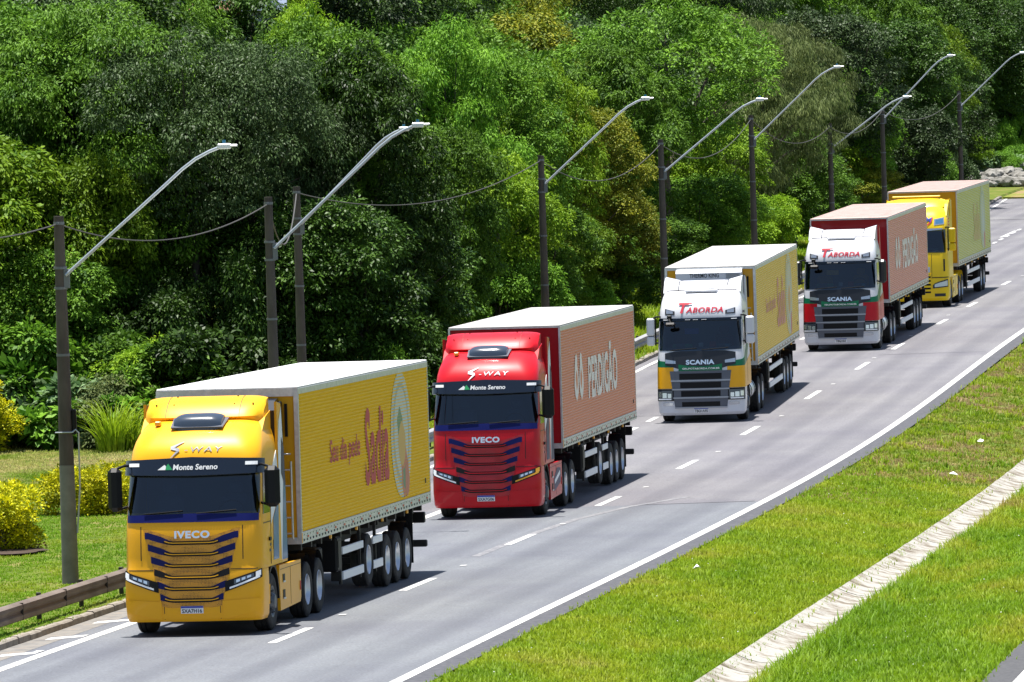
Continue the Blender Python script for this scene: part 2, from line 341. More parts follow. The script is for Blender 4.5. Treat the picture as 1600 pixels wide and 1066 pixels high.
def trailer(root, skin, roof, front, art, axles, lifted=(), unit='carrier', rail='alu', ladder=True):
    wall = MB(); wall.box(-BW+0.012, BW-0.03, 0.012, BL-0.01, BZ0+0.05, BZ1-0.04)
    box = wall.obj('trailer_box', MT[front], root)
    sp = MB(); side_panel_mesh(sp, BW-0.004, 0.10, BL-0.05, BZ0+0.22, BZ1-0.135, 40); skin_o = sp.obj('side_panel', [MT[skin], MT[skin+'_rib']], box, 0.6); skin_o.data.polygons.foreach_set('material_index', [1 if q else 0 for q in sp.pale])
    sp = MB(); sp.box(-BW, -BW+0.01, 0.1, BL-0.05, BZ0+0.22, BZ1-0.135); sp.obj('side_panel', MT[skin], box)
    # roof sheet with shallow cross seams
    rf = MB(); rf.box(-BW-0.005, BW+0.005, -0.01, BL+0.005, BZ1-0.036, BZ1, 0.012)
    for k in range(1, 13): rf.box(-BW+0.05, BW-0.05, k*BL/13-0.02, k*BL/13+0.02, BZ1+0.0005, BZ1+0.006)
    rf.obj('roof_panel', MT[roof], box)
    # frame: bottom rail, top rail, corner posts, rivets
    fr = MB()
    for sgn in (1, -1):
        a, b = (BW-0.028, BW+0.014) if sgn > 0 else (-BW-0.018, -BW+0.028)
        fr.box(a, b, 0.0, BL, BZ0, BZ0+0.215, 0.006); fr.box(a, b, 0.0, BL, BZ1-0.15, BZ1-0.038, 0.006)
        fr.box(a, b, -0.006, 0.07, BZ0+0.217, BZ1-0.152, 0.006); fr.box(a, b, BL-0.06, BL+0.004, BZ0+0.217, BZ1-0.152, 0.006)
    pw, tw = (0.07, 0.18) if unit == 'carrier' else ((0.06, 0.10) if unit else (0.03, 0.065))
    fr.box(-BW-0.012, -BW+pw, -0.02, 0.01, BZ0, BZ1-0.038); fr.box(BW-pw, BW+0.012, -0.02, 0.008, BZ0, BZ1-0.038)
    fr.box(-BW+pw+0.002, BW-pw-0.002, -0.03, 0.01, BZ1-tw, BZ1-0.038); fr.box(-BW+pw+0.002, BW-pw-0.002, -0.02, 0.008, BZ0, BZ0+0.12)
    fr.obj('frame', MT[rail], box)
    rv = MB()
    for k in range(46):
        y = 0.2+k*(BL-0.4)/45
        rv.box(BW+0.018, BW+0.024, y-0.035, y+0.035, BZ0+0.045, BZ0+0.085); rv.box(BW+0.018, BW+0.023, y-0.012, y+0.012, BZ0+0.15, BZ0+0.17)
    rv.obj('rivet_strip', MT['chassis'], box)['kind'] = 'stuff'
    # reflective stickers and side markers
    st = MB()
    for k in range(15):
        y = 0.7+k*(BL-1.2)/14; st.box(BW+0.019, BW+0.026, y-0.14, y, BZ0+0.095, BZ0+0.135)
    st.obj('reflective_sticker', MT['redlamp'], box)
    mk_ = MB(); mk_.box(BW+0.012, BW+0.02, -0.01, 0.03, BZ0+0.02, BZ0+0.2)
    for y in (3.2, 6.2, 9.3, 12.4): mk_.box(BW-0.02, BW+0.012, y-0.05, y+0.05, BZ0-0.07, BZ0-0.004)
    mk_.obj('side_marker', MT['amber'], box)
    lp = MB(); lp.box(BW+0.018, BW+0.03, BL-0.75, BL-0.68, BZ0+0.42, BZ0+0.52); lp.obj('data_tag', MT['btext'], box)
    art(box)
    # chassis
    c = MB()
    for x in (-0.5, 0.5): c.box(x-0.07, x+0.07, 0.3, BL-0.1, 0.98, BZ0-0.004)
    for k in range(14): c.box(-1.2, 1.2, 0.5+k*1.1, 0.62+k*1.1, BZ0-0.14, BZ0-0.006)
    for a in axles: c.box(-1.0, 1.0, a-0.07, a+0.07, 0.44, 0.58)
    for x in (-0.75, 0.75):
        c.box(x-0.07, x+0.07, 4.05, 4.2, 0.35, BZ0-0.15); c.box(x-0.14, x+0.14, 4.0, 4.25, 0.30, 0.345)
    c.box(-1.1, 1.1, 2.7, 3.4, 0.75, 1.15, 0.03)
    c.obj('chassis', MT['chassis'], root)
    tb = MB(); tb.box(0.82, 1.22, 4.35, 4.85, 0.62, 1.28, 0.04); tb.box(1.221, 1.232, 4.42, 4.78, 0.7, 1.2, 0.004); tb.obj('toolbox', MT['black'], root)
    # side guards
    g = MB()
    gaps = [(4.95, axles[0]-0.62)]+([(axles[0]+0.58, axles[1]-0.58)] if axles[1]-axles[0] > 1.6 else [])
    for a, b in gaps:
        for z0, z1 in ((0.44, 0.60), (0.92, 1.06)): g.box(1.19, 1.235, a, b, z0, z1, 0.008)
    g.obj('side_guard', MT['wtext'] if rail != 'steel' else MT['alu'], root)
    gp = MB()
    for a, b in gaps:
        for y in ((a+0.03, b-0.1) if b-a > 1.5 else ((a+b)/2,)): gp.box(1.13, 1.185, y, y+0.07, 0.36, BZ0-0.01)
    gp.box(1.0, 1.19, 4.88, 4.94, 0.42, 1.3); gp.obj('guard_post', MT['chassis'], root)
    # mudguards, flaps, rear bumper, lamps
    for a in axles:
        m = MB()
        for sx in (0.92, -1.22):
            pr = []
            for k in range(9):
                t = math.radians(28+k*15.5); pr.append((a+0.60*math.cos(t), 0.53+0.62*math.sin(t)))
            for k in range(8, -1, -1):
                t = math.radians(28+k*15.5); pr.append((a+0.575*math.cos(t), 0.53+0.595*math.sin(t)))
            n = len(pr); V = [(sx, y, z) for y, z in pr]+[(sx+0.30, y, z) for y, z in pr]
            m.add(V, [(k, (k+1) % n, n+(k+1) % n, n+k) for k in range(n)])
        if a == axles[0] or a == axles[-1]: m.obj('mudguard', MT['black'], root, 0.8)
    fl = MB()
    for sx in (0.9, -1.25): fl.box(sx, sx+0.35, axles[-1]+0.62, axles[-1]+0.635, 0.28, BZ0-0.02)
    fl.obj('mud_flap', MT['black'], root)
    rb = MB(); rb.box(-1.22, 1.24, BL-0.28, BL-0.14, 0.50, 0.64, 0.02)
    for x in (-0.5, 0.5): rb.box(x-0.05, x+0.05, BL-0.26, BL-0.16, 0.64, 1.0)
    rb.obj('rear_bumper', MT['chassis'], root)
    tl = MB(); tl.box(0.70, 1.2, BL-0.22, BL-0.06, 0.98, 1.2, 0.02); tl.box(-1.2, -0.7, BL-0.22, BL-0.06, 0.98, 1.2, 0.02); t_ = tl.obj('rear_lamp_box', MT['black'], root)
    tl = MB(); tl.box(0.75, 1.15, BL-0.056, BL-0.04, 1.02, 1.16); tl.box(-1.15, -0.75, BL-0.056, BL-0.04, 1.02, 1.16); tl.obj('lamp_lens', MT['redlamp'], t_)
    for i, a in enumerate(axles):
        for sd_ in (1, -1): wheel(root, 1.235*sd_, a, 0.515+(0.14 if i in lifted else 0), side=sd_)
    # cooling unit on the front wall
    if unit:
        um = MT['white'] if unit == 'thermo' else MT['navy']
        u = MB()
        y0 = -0.50
        pr = [(-0.04, 2.35), (y0+0.12, 2.35), (y0, 2.55), (y0, 3.85 if unit == 'carrier' else 4.09), (y0+0.14, BZ1-0.24 if unit == 'carrier' else BZ1-0.08), (-0.04, BZ1-0.21 if unit == 'carrier' else BZ1-0.07)]
        u.prism_x(pr, -0.95, 0.95); uo = u.obj('cooling_unit', um, root)
        if unit == 'thermo':
            V, Fc, w, h = text_mesh('THERMO KING', 0.02); k = 0.85/w; P = [(-0.55+x*k, y0-0.006, 3.955+y*k*1.35) for x, y in V]; mk('lettering', P, Fc, MT['btext'], uo)
            gv = MB(); [gv.box(0.5, 0.9, y0-0.012, y0-0.004, 3.93+0.03*q, 3.942+0.03*q) for q in range(5)]; gv.obj('vent', MT['greygrille'], uo)
        if unit == 'carrier':
            e = [(0.775+0.09*math.cos(t), y0-0.004, 3.72+0.075*math.sin(t)) for t in np.linspace(0, 2*math.pi, 24, endpoint=False)]
            mk('badge', e, [tuple(range(24))], MT['bluetext'], uo)
            V, Fc, w, h = text_mesh('Carrier', 0.01, 0.2); k = 0.13/w; P = [(0.71+x*k, y0-0.010, 3.705+y*k) for x, y in V]; mk('lettering', P, Fc, MT['wtext'], uo)
    if ladder:
        l = MB(); l.tube([(0.93, -0.09, BZ0+0.1), (0.93, -0.09, 2.9)], 0.02, 8); l.tube([(1.16, -0.09, BZ0+0.1), (1.16, -0.09, 2.9)], 0.02, 8)
        for k in range(6): l.tube([(0.93, -0.09, BZ0+0.2+k*0.29), (1.16, -0.09, BZ0+0.2+k*0.29)], 0.016, 8)
        l.obj('ladder', MT['alu'], root, 0.8)
        h = MB(); h.tube([(0.98, -0.02, 3.98), (0.98, -0.08, 3.9), (0.98, -0.08, 3.42), (0.98, -0.02, 3.35)], 0.035, 8); h.box(1.06, 1.11, -0.06, -0.02, 3.35, 3.95); h.obj('hose', MT['black'], root, 0.8)
    return box

# artwork of the side panels (all read from front to rear)
def art_sandwich(alpha_mats=('a_plate', 'a_bread', 'a_ham', 'a_leaf'), text='rtext', slogan=True):
    def f(box):
        if slogan: side_text('lettering', 'Seu dia pede', 3.3, 2.86, 0.56, 3.5, MT[text], box, 0.018, 0.05)
        side_text('lettering', 'Sadia', 7.35, 2.83, 1.50, 2.9, MT[text], box, 0.02, 0.12)
        def ell(nm, cy, cz, ry, rz, mat, off, k=28, ph=0, wob=0.0):
            V = [(BW+off, cy+ry*math.cos(t)*(1+wob*math.sin(5*t+ph)), cz+rz*math.sin(t)*(1+wob*math.cos(4*t+ph))) for t in np.linspace(0, 2*math.pi, k, endpoint=False)]
            return mk(nm, V, [tuple(range(k))], MT[mat], box)
        ell('plate_picture', 11.85, 2.90, 1.28, 1.24, alpha_mats[0], 0.012); ell('plate_rim', 11.85, 2.92, 1.02, 1.02, 'a_rim', 0.0132)
        ell('plate_centre', 11.85, 2.95, 0.86, 0.88, alpha_mats[0], 0.0144)
        ell('leaf_picture', 11.7, 3.12, 0.32, 0.30, alpha_mats[3], 0.0156, wob=0.12); ell('bread_picture', 11.9, 2.72, 0.44, 0.42, alpha_mats[1], 0.0166, wob=0.05)
        ell('filling_picture', 12.15, 2.20, 0.42, 0.52, alpha_mats[2], 0.0156, wob=0.09, ph=1); ell('leaf_picture', 12.2, 2.05, 0.30, 0.22, alpha_mats[3], 0.0168, wob=0.18, ph=2)
        ell('filling_picture', 12.45, 2.0, 0.26, 0.34, 'a_ham', 0.0178, wob=0.1, ph=2)
    return f
MT['a_plate'] = new_mat('plate_print', (0.50, 0.58, 0.60), 0.4); MT['a_rim'] = new_mat('plate_rim_print', (0.28, 0.38, 0.43), 0.4)
MT['a_bread'] = new_mat('bread_print', (0.62, 0.36, 0.10), 0.4); MT['a_ham'] = new_mat('ham_print', (0.55, 0.13, 0.10), 0.4); MT['a_leaf'] = new_mat('leaf_print', (0.10, 0.22, 0.13), 0.4)
MT['a_pale'] = new_mat('faded_lettering', (0.70, 0.26, 0.20), 0.5); MT['a_cream'] = new_mat('cream_lettering', (0.86, 0.80, 0.74), 0.5)
MT['a_faint'] = new_mat('sun_faded_lettering', (0.66, 0.50, 0.20), 0.5); MT['a_palepl'] = new_mat('faded_plate_print', (0.52, 0.58, 0.55), 0.4)
def art_perdigao(mat='a_cream'):
    def f(box):
        side_text('lettering', 'PERDIGÃO', 5.3, 2.93, 1.25, 6.1, MT[mat], box, 0.03)
        b = MB()
        for c, s in ((2.9, 1), (3.9, -1)):     # two simple upright birds
            P = [(0.0, 2.35), (0.35, 2.55), (0.45, 2.85), (0.30, 3.10), (0.20, 3.22), (0.26, 3.36), (0.10, 3.48), (-0.12, 3.44), (-0.2, 3.28), (-0.34, 3.0), (-0.42, 2.75), (-0.28, 2.5)]
            b.add([(BW+0.0165, c+s*y, z) for y, z in P], [tuple(range(len(P)))])
        b.obj('emblem', MT[mat], box)
        b = MB()
        for c, s in ((2.9, 1), (3.9, -1)):
            P = [(0.02, 2.6), (0.22, 2.75), (0.2, 2.98), (0.0, 3.1), (-0.15, 2.9)]
            b.add([(BW+0.0180, c+s*y, z) for y, z in P], [tuple(range(len(P)))])
        b.obj('emblem_breast', MT['p_red'], box)
    return f

# ------------------------------------------------------------------ shared tractor parts
def tractor_frame(root, d1=0.895, skirt=None, front_y=-2.655, fender='black', tank=True):
    c = MB()
    for x in (-0.42, 0.42): c.box(x-0.05, x+0.05, -3.6, 2.9, 0.72, 1.0)
    c.box(-0.6, 0.6, 0.9, 1.9, 1.0, 1.25, 0.04)
    for a in (front_y, d1, d1+1.3): c.box(-1.0, 1.0, a-0.08, a+0.08, 0.42, 0.60)
    c.box(-1.05, 1.05, -3.85, -2.0, 0.34, 0.60); c.box(-0.9, 0.9, -2.0, 0.3, 0.5, 1.12)
    c.box(-1.1, 1.1, -1.75, -1.1, 1.0, 1.9)
    c.obj('chassis', MT['chassis'], root)
    for sd_ in (1, -1):
        wheel(root, 1.20*sd_, front_y, front=True, side=sd_)
        for a in (d1, d1+1.3): wheel(root, 1.235*sd_, a, side=sd_)
    for a in (d1, d1+1.3):
        m = MB()
        for sx in (0.86, -1.22):
            pr = [(a+0.62*math.cos(math.radians(t)), 0.53+0.64*math.sin(math.radians(t))) for t in range(15, 171, 14)]
            pi_ = [(a+0.59*math.cos(math.radians(t)), 0.53+0.61*math.sin(math.radians(t))) for t in range(15, 171, 14)][::-1]; pr += pi_
            n = len(pr); m.add([(sx, y, z) for y, z in pr]+[(sx+0.36, y, z) for y, z in pr], [(k, (k+1) % n, n+(k+1) % n, n+k) for k in range(n)])
        m.obj('mudguard', MT[fender], root, 0.8)
    if skirt:
        for sd_ in (1, -1):
            s = MB(); x0, x1 = (1.17, 1.23) if sd_ > 0 else (-1.23, -1.17)
            pr = [(-2.02, 1.12), (-2.05, 0.98), (-1.98, 0.30), (0.12, 0.34), (0.20, 0.42), (0.24, 1.10)]
            s.prism_x(pr, x0, x1); so_ = s.obj('side_skirt', MT[skirt], root)
            if sd_ > 0:
                h = MB(); h.box(1.231, 1.238, -1.72, -1.50, 0.50, 0.66); h.box(1.231, 1.238, -1.72, -1.50, 0.80, 0.94); h.obj('step_recess', MT['black'], so_)
                h = MB(); h.box(1.2385, 1.25, -1.72, -1.50, 0.49, 0.52); h.box(1.2385, 1.25, -1.72, -1.50, 0.79, 0.82); h.obj('step_tread', MT['alu'], so_)
                h = MB(); h.box(1.231, 1.245, 0.08, 0.13, 0.55, 0.72); h.obj('side_marker', MT['redlamp'], so_)
                h = MB(); h.box(1.2305, 1.234, -1.95, 0.2, 1.035, 1.043); h.box(1.2305, 1.234, -0.9, -0.892, 0.36, 1.03); h.obj('seam', MT['chassis'], so_)
                if skirt == 'redp':
                    h = MB(); V = [(1.2345, -1.3, 0.45), (1.2345, -0.1, 0.62), (1.2345, -0.05, 0.95), (1.2345, -0.7, 0.98), (1.2345, -1.35, 0.75)]; h.add(V, [(0, 1, 2, 3, 4)]); h.obj('printed_swoosh', MT['blue'], so_)
                    h = MB(); V = [(1.2365, -1.2, 0.62), (1.2365, -0.2, 0.80), (1.2365, -0.2, 0.90), (1.2365, -1.2, 0.72)]; h.add(V, [(0, 1, 2, 3)]); h.obj('printed_stripe', MT['wtext'], so_)
    else:
        for sx in (0.62, -1.18):
            tkk = MB()
            pr = [(x*0.30, z*0.30) for x, z in [(math.cos(t), math.sin(t)) for t in np.linspace(0, 2*math.pi, 20, endpoint=False)]]
            V = [(sx+0.28+a, -1.5, 0.72+b) for a, b in pr]+[(sx+0.28+a, 0.1, 0.72+b) for a, b in pr]
            tkk.add(V, [tuple(range(20)), tuple(range(39, 19, -1))]+[(k, (k+1) % 20, 20+(k+1) % 20, 20+k) for k in range(20)]); t_ = tkk.obj('fuel_tank', MT['rim'], root, 0.7)
            st = MB()
            for y in (-1.2, -0.2): st.tube([(sx+0.28+0.306*math.cos(t), y, 0.72+0.306*math.sin(t)) for t in np.linspace(0, 2*math.pi, 20)], 0.012, 5)
            st.obj('tank_strap', MT['black'], t_)
def mirror(root, sgn, mat, y, z0, z1, x0=1.33, w=0.25, arm_z=None, split=False):
    m = MB(); xs = (sgn*x0, sgn*(x0+w)); a, b = min(xs), max(xs)
    if split: m.box(a, b, y-0.12, y+0.06, z0+(z1-z0)*0.36, z1, 0.04); m.box(a, b, y-0.12, y+0.06, z0, z0+(z1-z0)*0.33, 0.04)
    else: m.box(a, b, y-0.13, y+0.07, z0, z1, 0.075)
    mo = m.obj('mirror', MT[mat], root)
    g = MB(); g.box(a+0.03, b-0.03, y+0.072 if not split else y+0.062, y+0.08, z0+0.06, z1-0.06); g.obj('mirror_glass', MT['glass'], mo)
    ar = MB()
    for zz in (z1-0.02, z0+0.02): ar.tube([(sgn*1.14, y+0.25, zz+0.04), (sgn*1.24, y+0.06, zz+0.05), (sgn*(x0+0.1), y-0.02, zz)], 0.024, 8)
    if split: ar.tube([(sgn*(x0-0.03), y-0.04, z0), (sgn*(x0-0.03), y-0.04, z1)], 0.02, 8)
    ar.obj('mirror_arm', MT['black'], mo, 0.8)
def wipers(sf, root, z, us):
    w = MB()
    for u0, u1 in us: w.tube([sf.pt(u0+(u1-u0)*t, z+0.05*t+0.015, 0.03) for t in np.linspace(0, 1, 6)], 0.011, 6)
    w.obj('wiper', MT['black'], root)
def number_plate(sf, root, text, z, y_off=0.02, uc=0.0):
    p = MB(); ribbon(p, sf, uc-0.20, uc+0.20, z-0.065, z+0.065, 4, 2, 0.030, 0.03); po = p.obj('number_plate', MT['plate'], root)
    q = MB(); ribbon(q, sf, uc-0.20, uc+0.20, z+0.033, z+0.066, 4, 2, 0.034, 0.003); q.obj('plate_header', MT['plateblue'], po)
    letters('plate_characters', sf, text, uc, z-0.018, 0.072, MT['btext'], po, 0.036, 0.015, wide=0.92)

F0 = -4.05
def screen_mat():
    m = bpy.data.materials.new('tinted_windscreen'); m.use_nodes = True; N = m.node_tree.nodes; L = m.node_tree.links; out = N['Material Output']; N.remove(N['Principled BSDF'])
    t = nd(m, 'ShaderNodeBsdfTransparent'); t.inputs[0].default_value = (0.28, 0.38, 0.46, 1); g = nd(m, 'ShaderNodeBsdfGlossy'); g.inputs['Roughness'].default_value = 0.03; g.inputs[0].default_value = (0.9, 0.95, 1, 1)
    f = nd(m, 'ShaderNodeFresnel'); f.inputs[0].default_value = 1.75; x = nd(m, 'ShaderNodeMixShader'); L.new(f.outputs[0], x.inputs[0]); L.new(t.outputs[0], x.inputs[1]); L.new(g.outputs[0], x.inputs[2]); L.new(x.outputs[0], out.inputs['Surface']); return m
MT['screen'] = screen_mat()
def interior(root, seatc, clutter):
    q = MB(); q.box(-1.08, 1.08, F0+0.32, F0+0.85, 1.86, 2.12, 0.05); q.box(-0.85, -0.3, F0+0.55, F0+0.8, 2.12, 2.22, 0.04); q.box(0.3, 0.85, F0+0.55, F0+0.8, 2.12, 2.20, 0.04); q.obj('dashboard', MT['dash'], root)
    sm_ = new_mat('seat_fabric', seatc, 0.9)
    for x in (-0.60, 0.60):
        q = MB(); q.box(x-0.26, x+0.26, F0+1.25, F0+1.42, 1.7, 2.45, 0.07); q.box(x-0.14, x+0.14, F0+1.27, F0+1.38, 2.46, 2.68, 0.05); q.box(x-0.27, x+0.27, F0+0.9, F0+1.4, 1.62, 1.78, 0.05); q.obj('seat', sm_, root)
    q = MB(); c = Vector((0.60, F0+0.85, 2.16)); pts = [c+Vector((0.23*math.cos(t), 0.10*math.sin(t), 0.20*math.sin(t))) for t in np.linspace(0, 2*math.pi, 20)]; q.tube(pts, 0.018, 6); q.tube([c+Vector((-0.2, 0, 0)), c+Vector((0.2, 0, 0))], 0.014, 5); q.obj('steering_wheel', MT['black'], root)
    q = MB(); q.box(-1.12, 1.12, F0+1.9, F0+1.94, 1.7, 3.0); q.obj('bunk_wall', MT['dash'], root)
    if clutter:
        for k, (x, w, h, cc) in enumerate(((-0.75, 0.10, 0.10, (0.05, 0.25, 0.10)), (-0.35, 0.22, 0.10, (0.04, 0.30, 0.12)), (0.0, 0.14, 0.13, (0.5, 0.5, 0.5)), (0.34, 0.2, 0.15, (0.5, 0.03, 0.02)), (0.75, 0.12, 0.08, (0.1, 0.3, 0.35)))):
            q = MB(); q.box(x-w/2, x+w/2, F0+0.45, F0+0.53, 2.122, 2.122+h, 0.015); q.obj('dashboard_item', new_mat('dash_item', cc, 0.6), root)
        q = MB(); q.box(-0.45, -0.05, F0+0.47, F0+0.49, 2.50, 2.66, 0.005); q.obj('hanging_pennant', MT['plateblue'] if seatc[0] < 0.3 else MT['amber'], root)
# ------------------------------------------------------------------ cab of the first two trucks
SF_A = Surf([(0.26, F0+0.06, 1.20, 0.20, 0.10), (0.34, F0+0.01, 1.235, 0.22, 0.10), (0.62, F0-0.02, 1.25, 0.22, 0.10), (0.95, F0, 1.25, 0.22, 0.10), (1.15, F0+0.03, 1.245, 0.24, 0.10),
             (1.25, F0+0.045, 1.235, 0.26, 0.11), (1.7, F0+0.07, 1.235, 0.27, 0.12), (2.03, F0+0.11, 1.23, 0.27, 0.13), (2.85, F0+0.36, 1.19, 0.27, 0.14), (3.12, F0+0.43, 1.18, 0.28, 0.15),
             (3.28, F0+0.50, 1.17, 0.32, 0.17), (3.42, F0+0.62, 1.145, 0.36, 0.18), (3.54, F0+0.78, 1.11, 0.40, 0.18), (3.64, F0+0.98, 1.07, 0.42, 0.16), (3.71, F0+1.18, 1.03, 0.42, 0.12), (3.76, F0+1.40, 0.99, 0.40, 0.08), (3.79, F0+1.62, 0.96, 0.3, 0.03)], F0+2.30)
def truck_a(root, paintm, meshm, plate, frontm, skirt, flip=None):
    sf = SF_A
    b = MB(); body(b, sf, 1.16, 3.79, hole=(2.19, 2.85, 1.12, F0+1.0), nz=[1.16, 1.25, 1.4, 1.7, 2.03, 2.19, 2.4, 2.6, 2.85, 3.0, 3.12, 3.2, 3.28, 3.35, 3.42, 3.48, 3.54, 3.6, 3.64, 3.68, 3.71, 3.74, 3.76, 3.79])
    cab = b.obj('cab_body', MT[paintm], root, 0.75)
    bm = MB(); body(bm, sf, 0.26, 1.155, [0.26, 0.29, 0.34, 0.45, 0.62, 0.8, 0.95, 1.08, 1.155], yb=F0+0.82, ns=3); bump = bm.obj('bumper', MT[paintm], root, 0.6)
    # wheel arch and sill behind the wheel
    ar = MB()
    for sd_ in (1, -1):
        pr = [(F0+1.40+0.62*math.cos(math.radians(t)), 0.53+0.66*math.sin(math.radians(t))) for t in range(0, 181, 12)]
        pi_ = [(F0+1.40+0.56*math.cos(math.radians(t)), 0.53+0.60*math.sin(math.radians(t))) for t in range(0, 181, 12)][::-1]
        pp = pr+pi_; n = len(pp); xa, xb = (0.85, 1.225) if sd_ > 0 else (-1.225, -0.85)
        ar.add([(xa, y, z) for y, z in pp]+[(xb, y, z) for y, z in pp], [(k, (k+1) % n, n+(k+1) % n, n+k) for k in range(n)]+[(k, k+1, n-2-k, n-1-k) for k in range(len(pr)-1)]+[(n+k, n+n-1-k, n+n-2-k, n+k+1) for k in range(len(pr)-1)])
    ar.obj('wheel_arch', MT['black'], root, 0.7)
    # lower windscreen strip, glass, visor
    r = MB(); ribbon(r, sf, -1.21, 1.21, 2.02, lambda u: 2.17-0.02*abs(u), 24, 3, 0.012, 0.03); r.obj('windscreen_sill', MT['blue'], cab, 0.9)
    g = MB(); ribbon(g, sf, -1.23, 1.23, lambda u: 2.172-0.02*abs(u), 2.88, 28, 6, 0.010, 0.03); wind = g.obj('windscreen', MT['screen'], root, 0.9); interior(root, (0.14, 0.15, 0.20), False)
    wipers(sf, root, 2.15, [(-0.85, -0.15), (0.10, 0.80)])
    v = MB(); ribbon(v, sf, -1.24, 1.24, lambda u: 2.83-0.02*(1-abs(u)), lambda u: 3.10+0.03*(1-abs(u)), 26, 4, 0.10, 0.05); vis = v.obj('sun_visor', MT['navy'], root, 0.9)
    for sgn in (1, -1):
        q = MB(); ribbon(q, sf, sgn*0.93, sgn*1.10, 2.98, 3.04, 4, 2, 0.106, 0.004); q.obj('marker_lamp', MT['drl'], vis)
    letters('lettering', sf, 'Monte Sereno', 0.07, 2.965, 0.10, MT['wtext'], vis, 0.107, 0.022, 0.12, 1.02)
    poly_on('mountain_logo', sf, [(-0.60, 2.92), (-0.475, 3.01), (-0.445, 2.98), (-0.46, 2.92)], MT['wtext'], vis, 0.107)
    poly_on('mountain_logo', sf, [(-0.455, 2.92), (-0.45, 2.975), (-0.41, 3.03), (-0.33, 2.92)], MT['gtext'], vis, 0.1075)
    # side windows and door seams
    for sgn in (1, -1):
        w = MB(); ua = sf.side_u(F0+0.62, 2.5); ub = sf.side_u(F0+1.35, 2.5)
        ribbon(w, sf, sgn*ua, sgn*ub, lambda u: 2.12, lambda u: 2.84, 6, 4, 0.008, 0.02); w.obj('side_window', MT['glass'], cab)
        w = MB(); ub = sf.side_u(F0+1.43, 2.5); ribbon(w, sf, sgn*ub, sgn*(ub+0.015), 1.2, 2.95, 2, 6, 0.006, 0.01); ribbon(w, sf, sgn*(sf.side_u(F0+0.5, 2)), sgn*(ub), 1.95, 1.965, 6, 2, 0.006, 0.01)
        w.obj('door_seam', MT['black'], cab)
        hnd = MB(); ribbon(hnd, sf, sgn*(ub-0.22), sgn*(ub-0.05), 1.62, 1.68, 3, 2, 0.03, 0.03); hnd.obj('door_handle', MT['black'], cab)
    # grille: recessed perforated bands, blue wings, dark slots
    wz = lambda u: 0.13*max(0.0, min(1.0, (abs(u)-0.38)/0.42))
    gr = MB(); W_ = lambda z: 0.53+(z-0.58)*0.27
    V = []; nu, nz = 25, 12
    for j in range(nz):
        z = 0.60+(1.86-0.60)*j/(nz-1)
        for i in range(nu):
            u = W_(z)*(-1+2*i/(nu-1)); V.append(sf.pt(u, z+wz(u)*(0.6 if j == 0 else 1)-0.09, 0.006))
    gr.add(V, [(j*nu+i, j*nu+i+1, (j+1)*nu+i+1, (j+1)*nu+i) for j in range(nz-1) for i in range(nu-1)])
    gril = gr.obj('grille', MT[meshm], root, 0.9)
    for k in range(6):
        z0 = 1.66-k*0.203; hwk = W_(z0)+0.02
        for sgn in (1, -1):
            q = MB(); ribbon(q, sf, sgn*0.26, sgn*hwk, lambda u: z0+wz(u)-0.055+0.03*(1-min(1, (abs(u)-0.3)/0.25)), lambda u: z0+wz(u)+0.06-0.035*(1-min(1, (abs(u)-0.3)/0.25)), 10, 3, 0.012, 0.02)
            q.obj('grille_blade', MT['black'] if k == 3 else MT['blue'], gril, 0.8)
        q = MB(); ribbon(q, sf, -0.5, 0.5, lambda u: z0+wz(u)-0.04, lambda u: z0+wz(u)-0.012, 14, 2, 0.015, 0.02); ribbon(q, sf, -0.44, 0.44, lambda u: z0+wz(u)+0.005, lambda u: z0+wz(u)+0.028, 14, 2, 0.013, 0.02); q.obj('grille_slot', MT['black'], gril, 0.8)
        q = MB(); ribbon(q, sf, -0.48, 0.48, lambda u: z0+wz(u)-0.012, lambda u: z0+wz(u)+0.004, 14, 2, 0.022, 0.02); q.obj('grille_lip', MT[paintm], gril, 0.8)
    # side panels beside the grille: raised cheeks with seam
    for sgn in (1, -1):
        q = MB(); ribbon(q, sf, sgn*0.91, sgn*0.925, 1.35, 1.95, 2, 5, 0.004, 0.01); ribbon(q, sf, sgn*0.56, sgn*1.18, 1.172, 1.185, 10, 2, 0.003, 0.01); ribbon(q, sf, sgn*0.50, sgn*0.51, 0.30, 0.56, 2, 3, 0.004, 0.01)
        q.obj('panel_seam', MT['chassis'], cab)
        q = MB(); ribbon(q, sf, sgn*0.55, sgn*1.22, lambda u: 0.30+0.14*max(0, (abs(u)-0.55)/0.67), lambda u: 0.62+0.06*(abs(u)-0.55), 8, 4, 0.014, 0.03); q.obj('bumper_sculpt', MT[paintm], bump, 0.9)
    # headlights
    for sgn in (1, -1):
        q = MB(); zb = lambda u: 0.78+0.24*((abs(u)-0.60)/0.66)**1.1 if abs(u) > 0.6 else 0.78; zt = lambda u: 0.96+0.21*((max(abs(u), 0.6)-0.60)/0.66)
        ribbon(q, sf, sgn*0.60, sgn*1.26, zb, zt, 12, 4, 0.026, 0.04); hl = q.obj('headlight', MT['black'], root, 0.9)
        q = MB(); ribbon(q, sf, sgn*0.76, sgn*1.10, lambda u: zb(u)+0.075, lambda u: zt(u)-0.025, 8, 3, 0.034, 0.012); q.obj('headlight_lens', MT['lensdark'], hl, 0.9)
        for k in range(3):
            uk = 0.80+k*0.095; q = MB(); ribbon(q, sf, sgn*uk, sgn*(uk+0.065), lambda u: zb(u)+0.09, lambda u: zt(u)-0.04, 3, 2, 0.038, 0.006); q.obj('reflector', MT['silver'], hl)
        q = MB(); ribbon(q, sf, sgn*0.68, sgn*1.20, lambda u: zb(u)+0.022, lambda u: zb(u)+0.055+0.03*max(0, abs(u)-1.0), 10, 2, 0.037, 0.01)
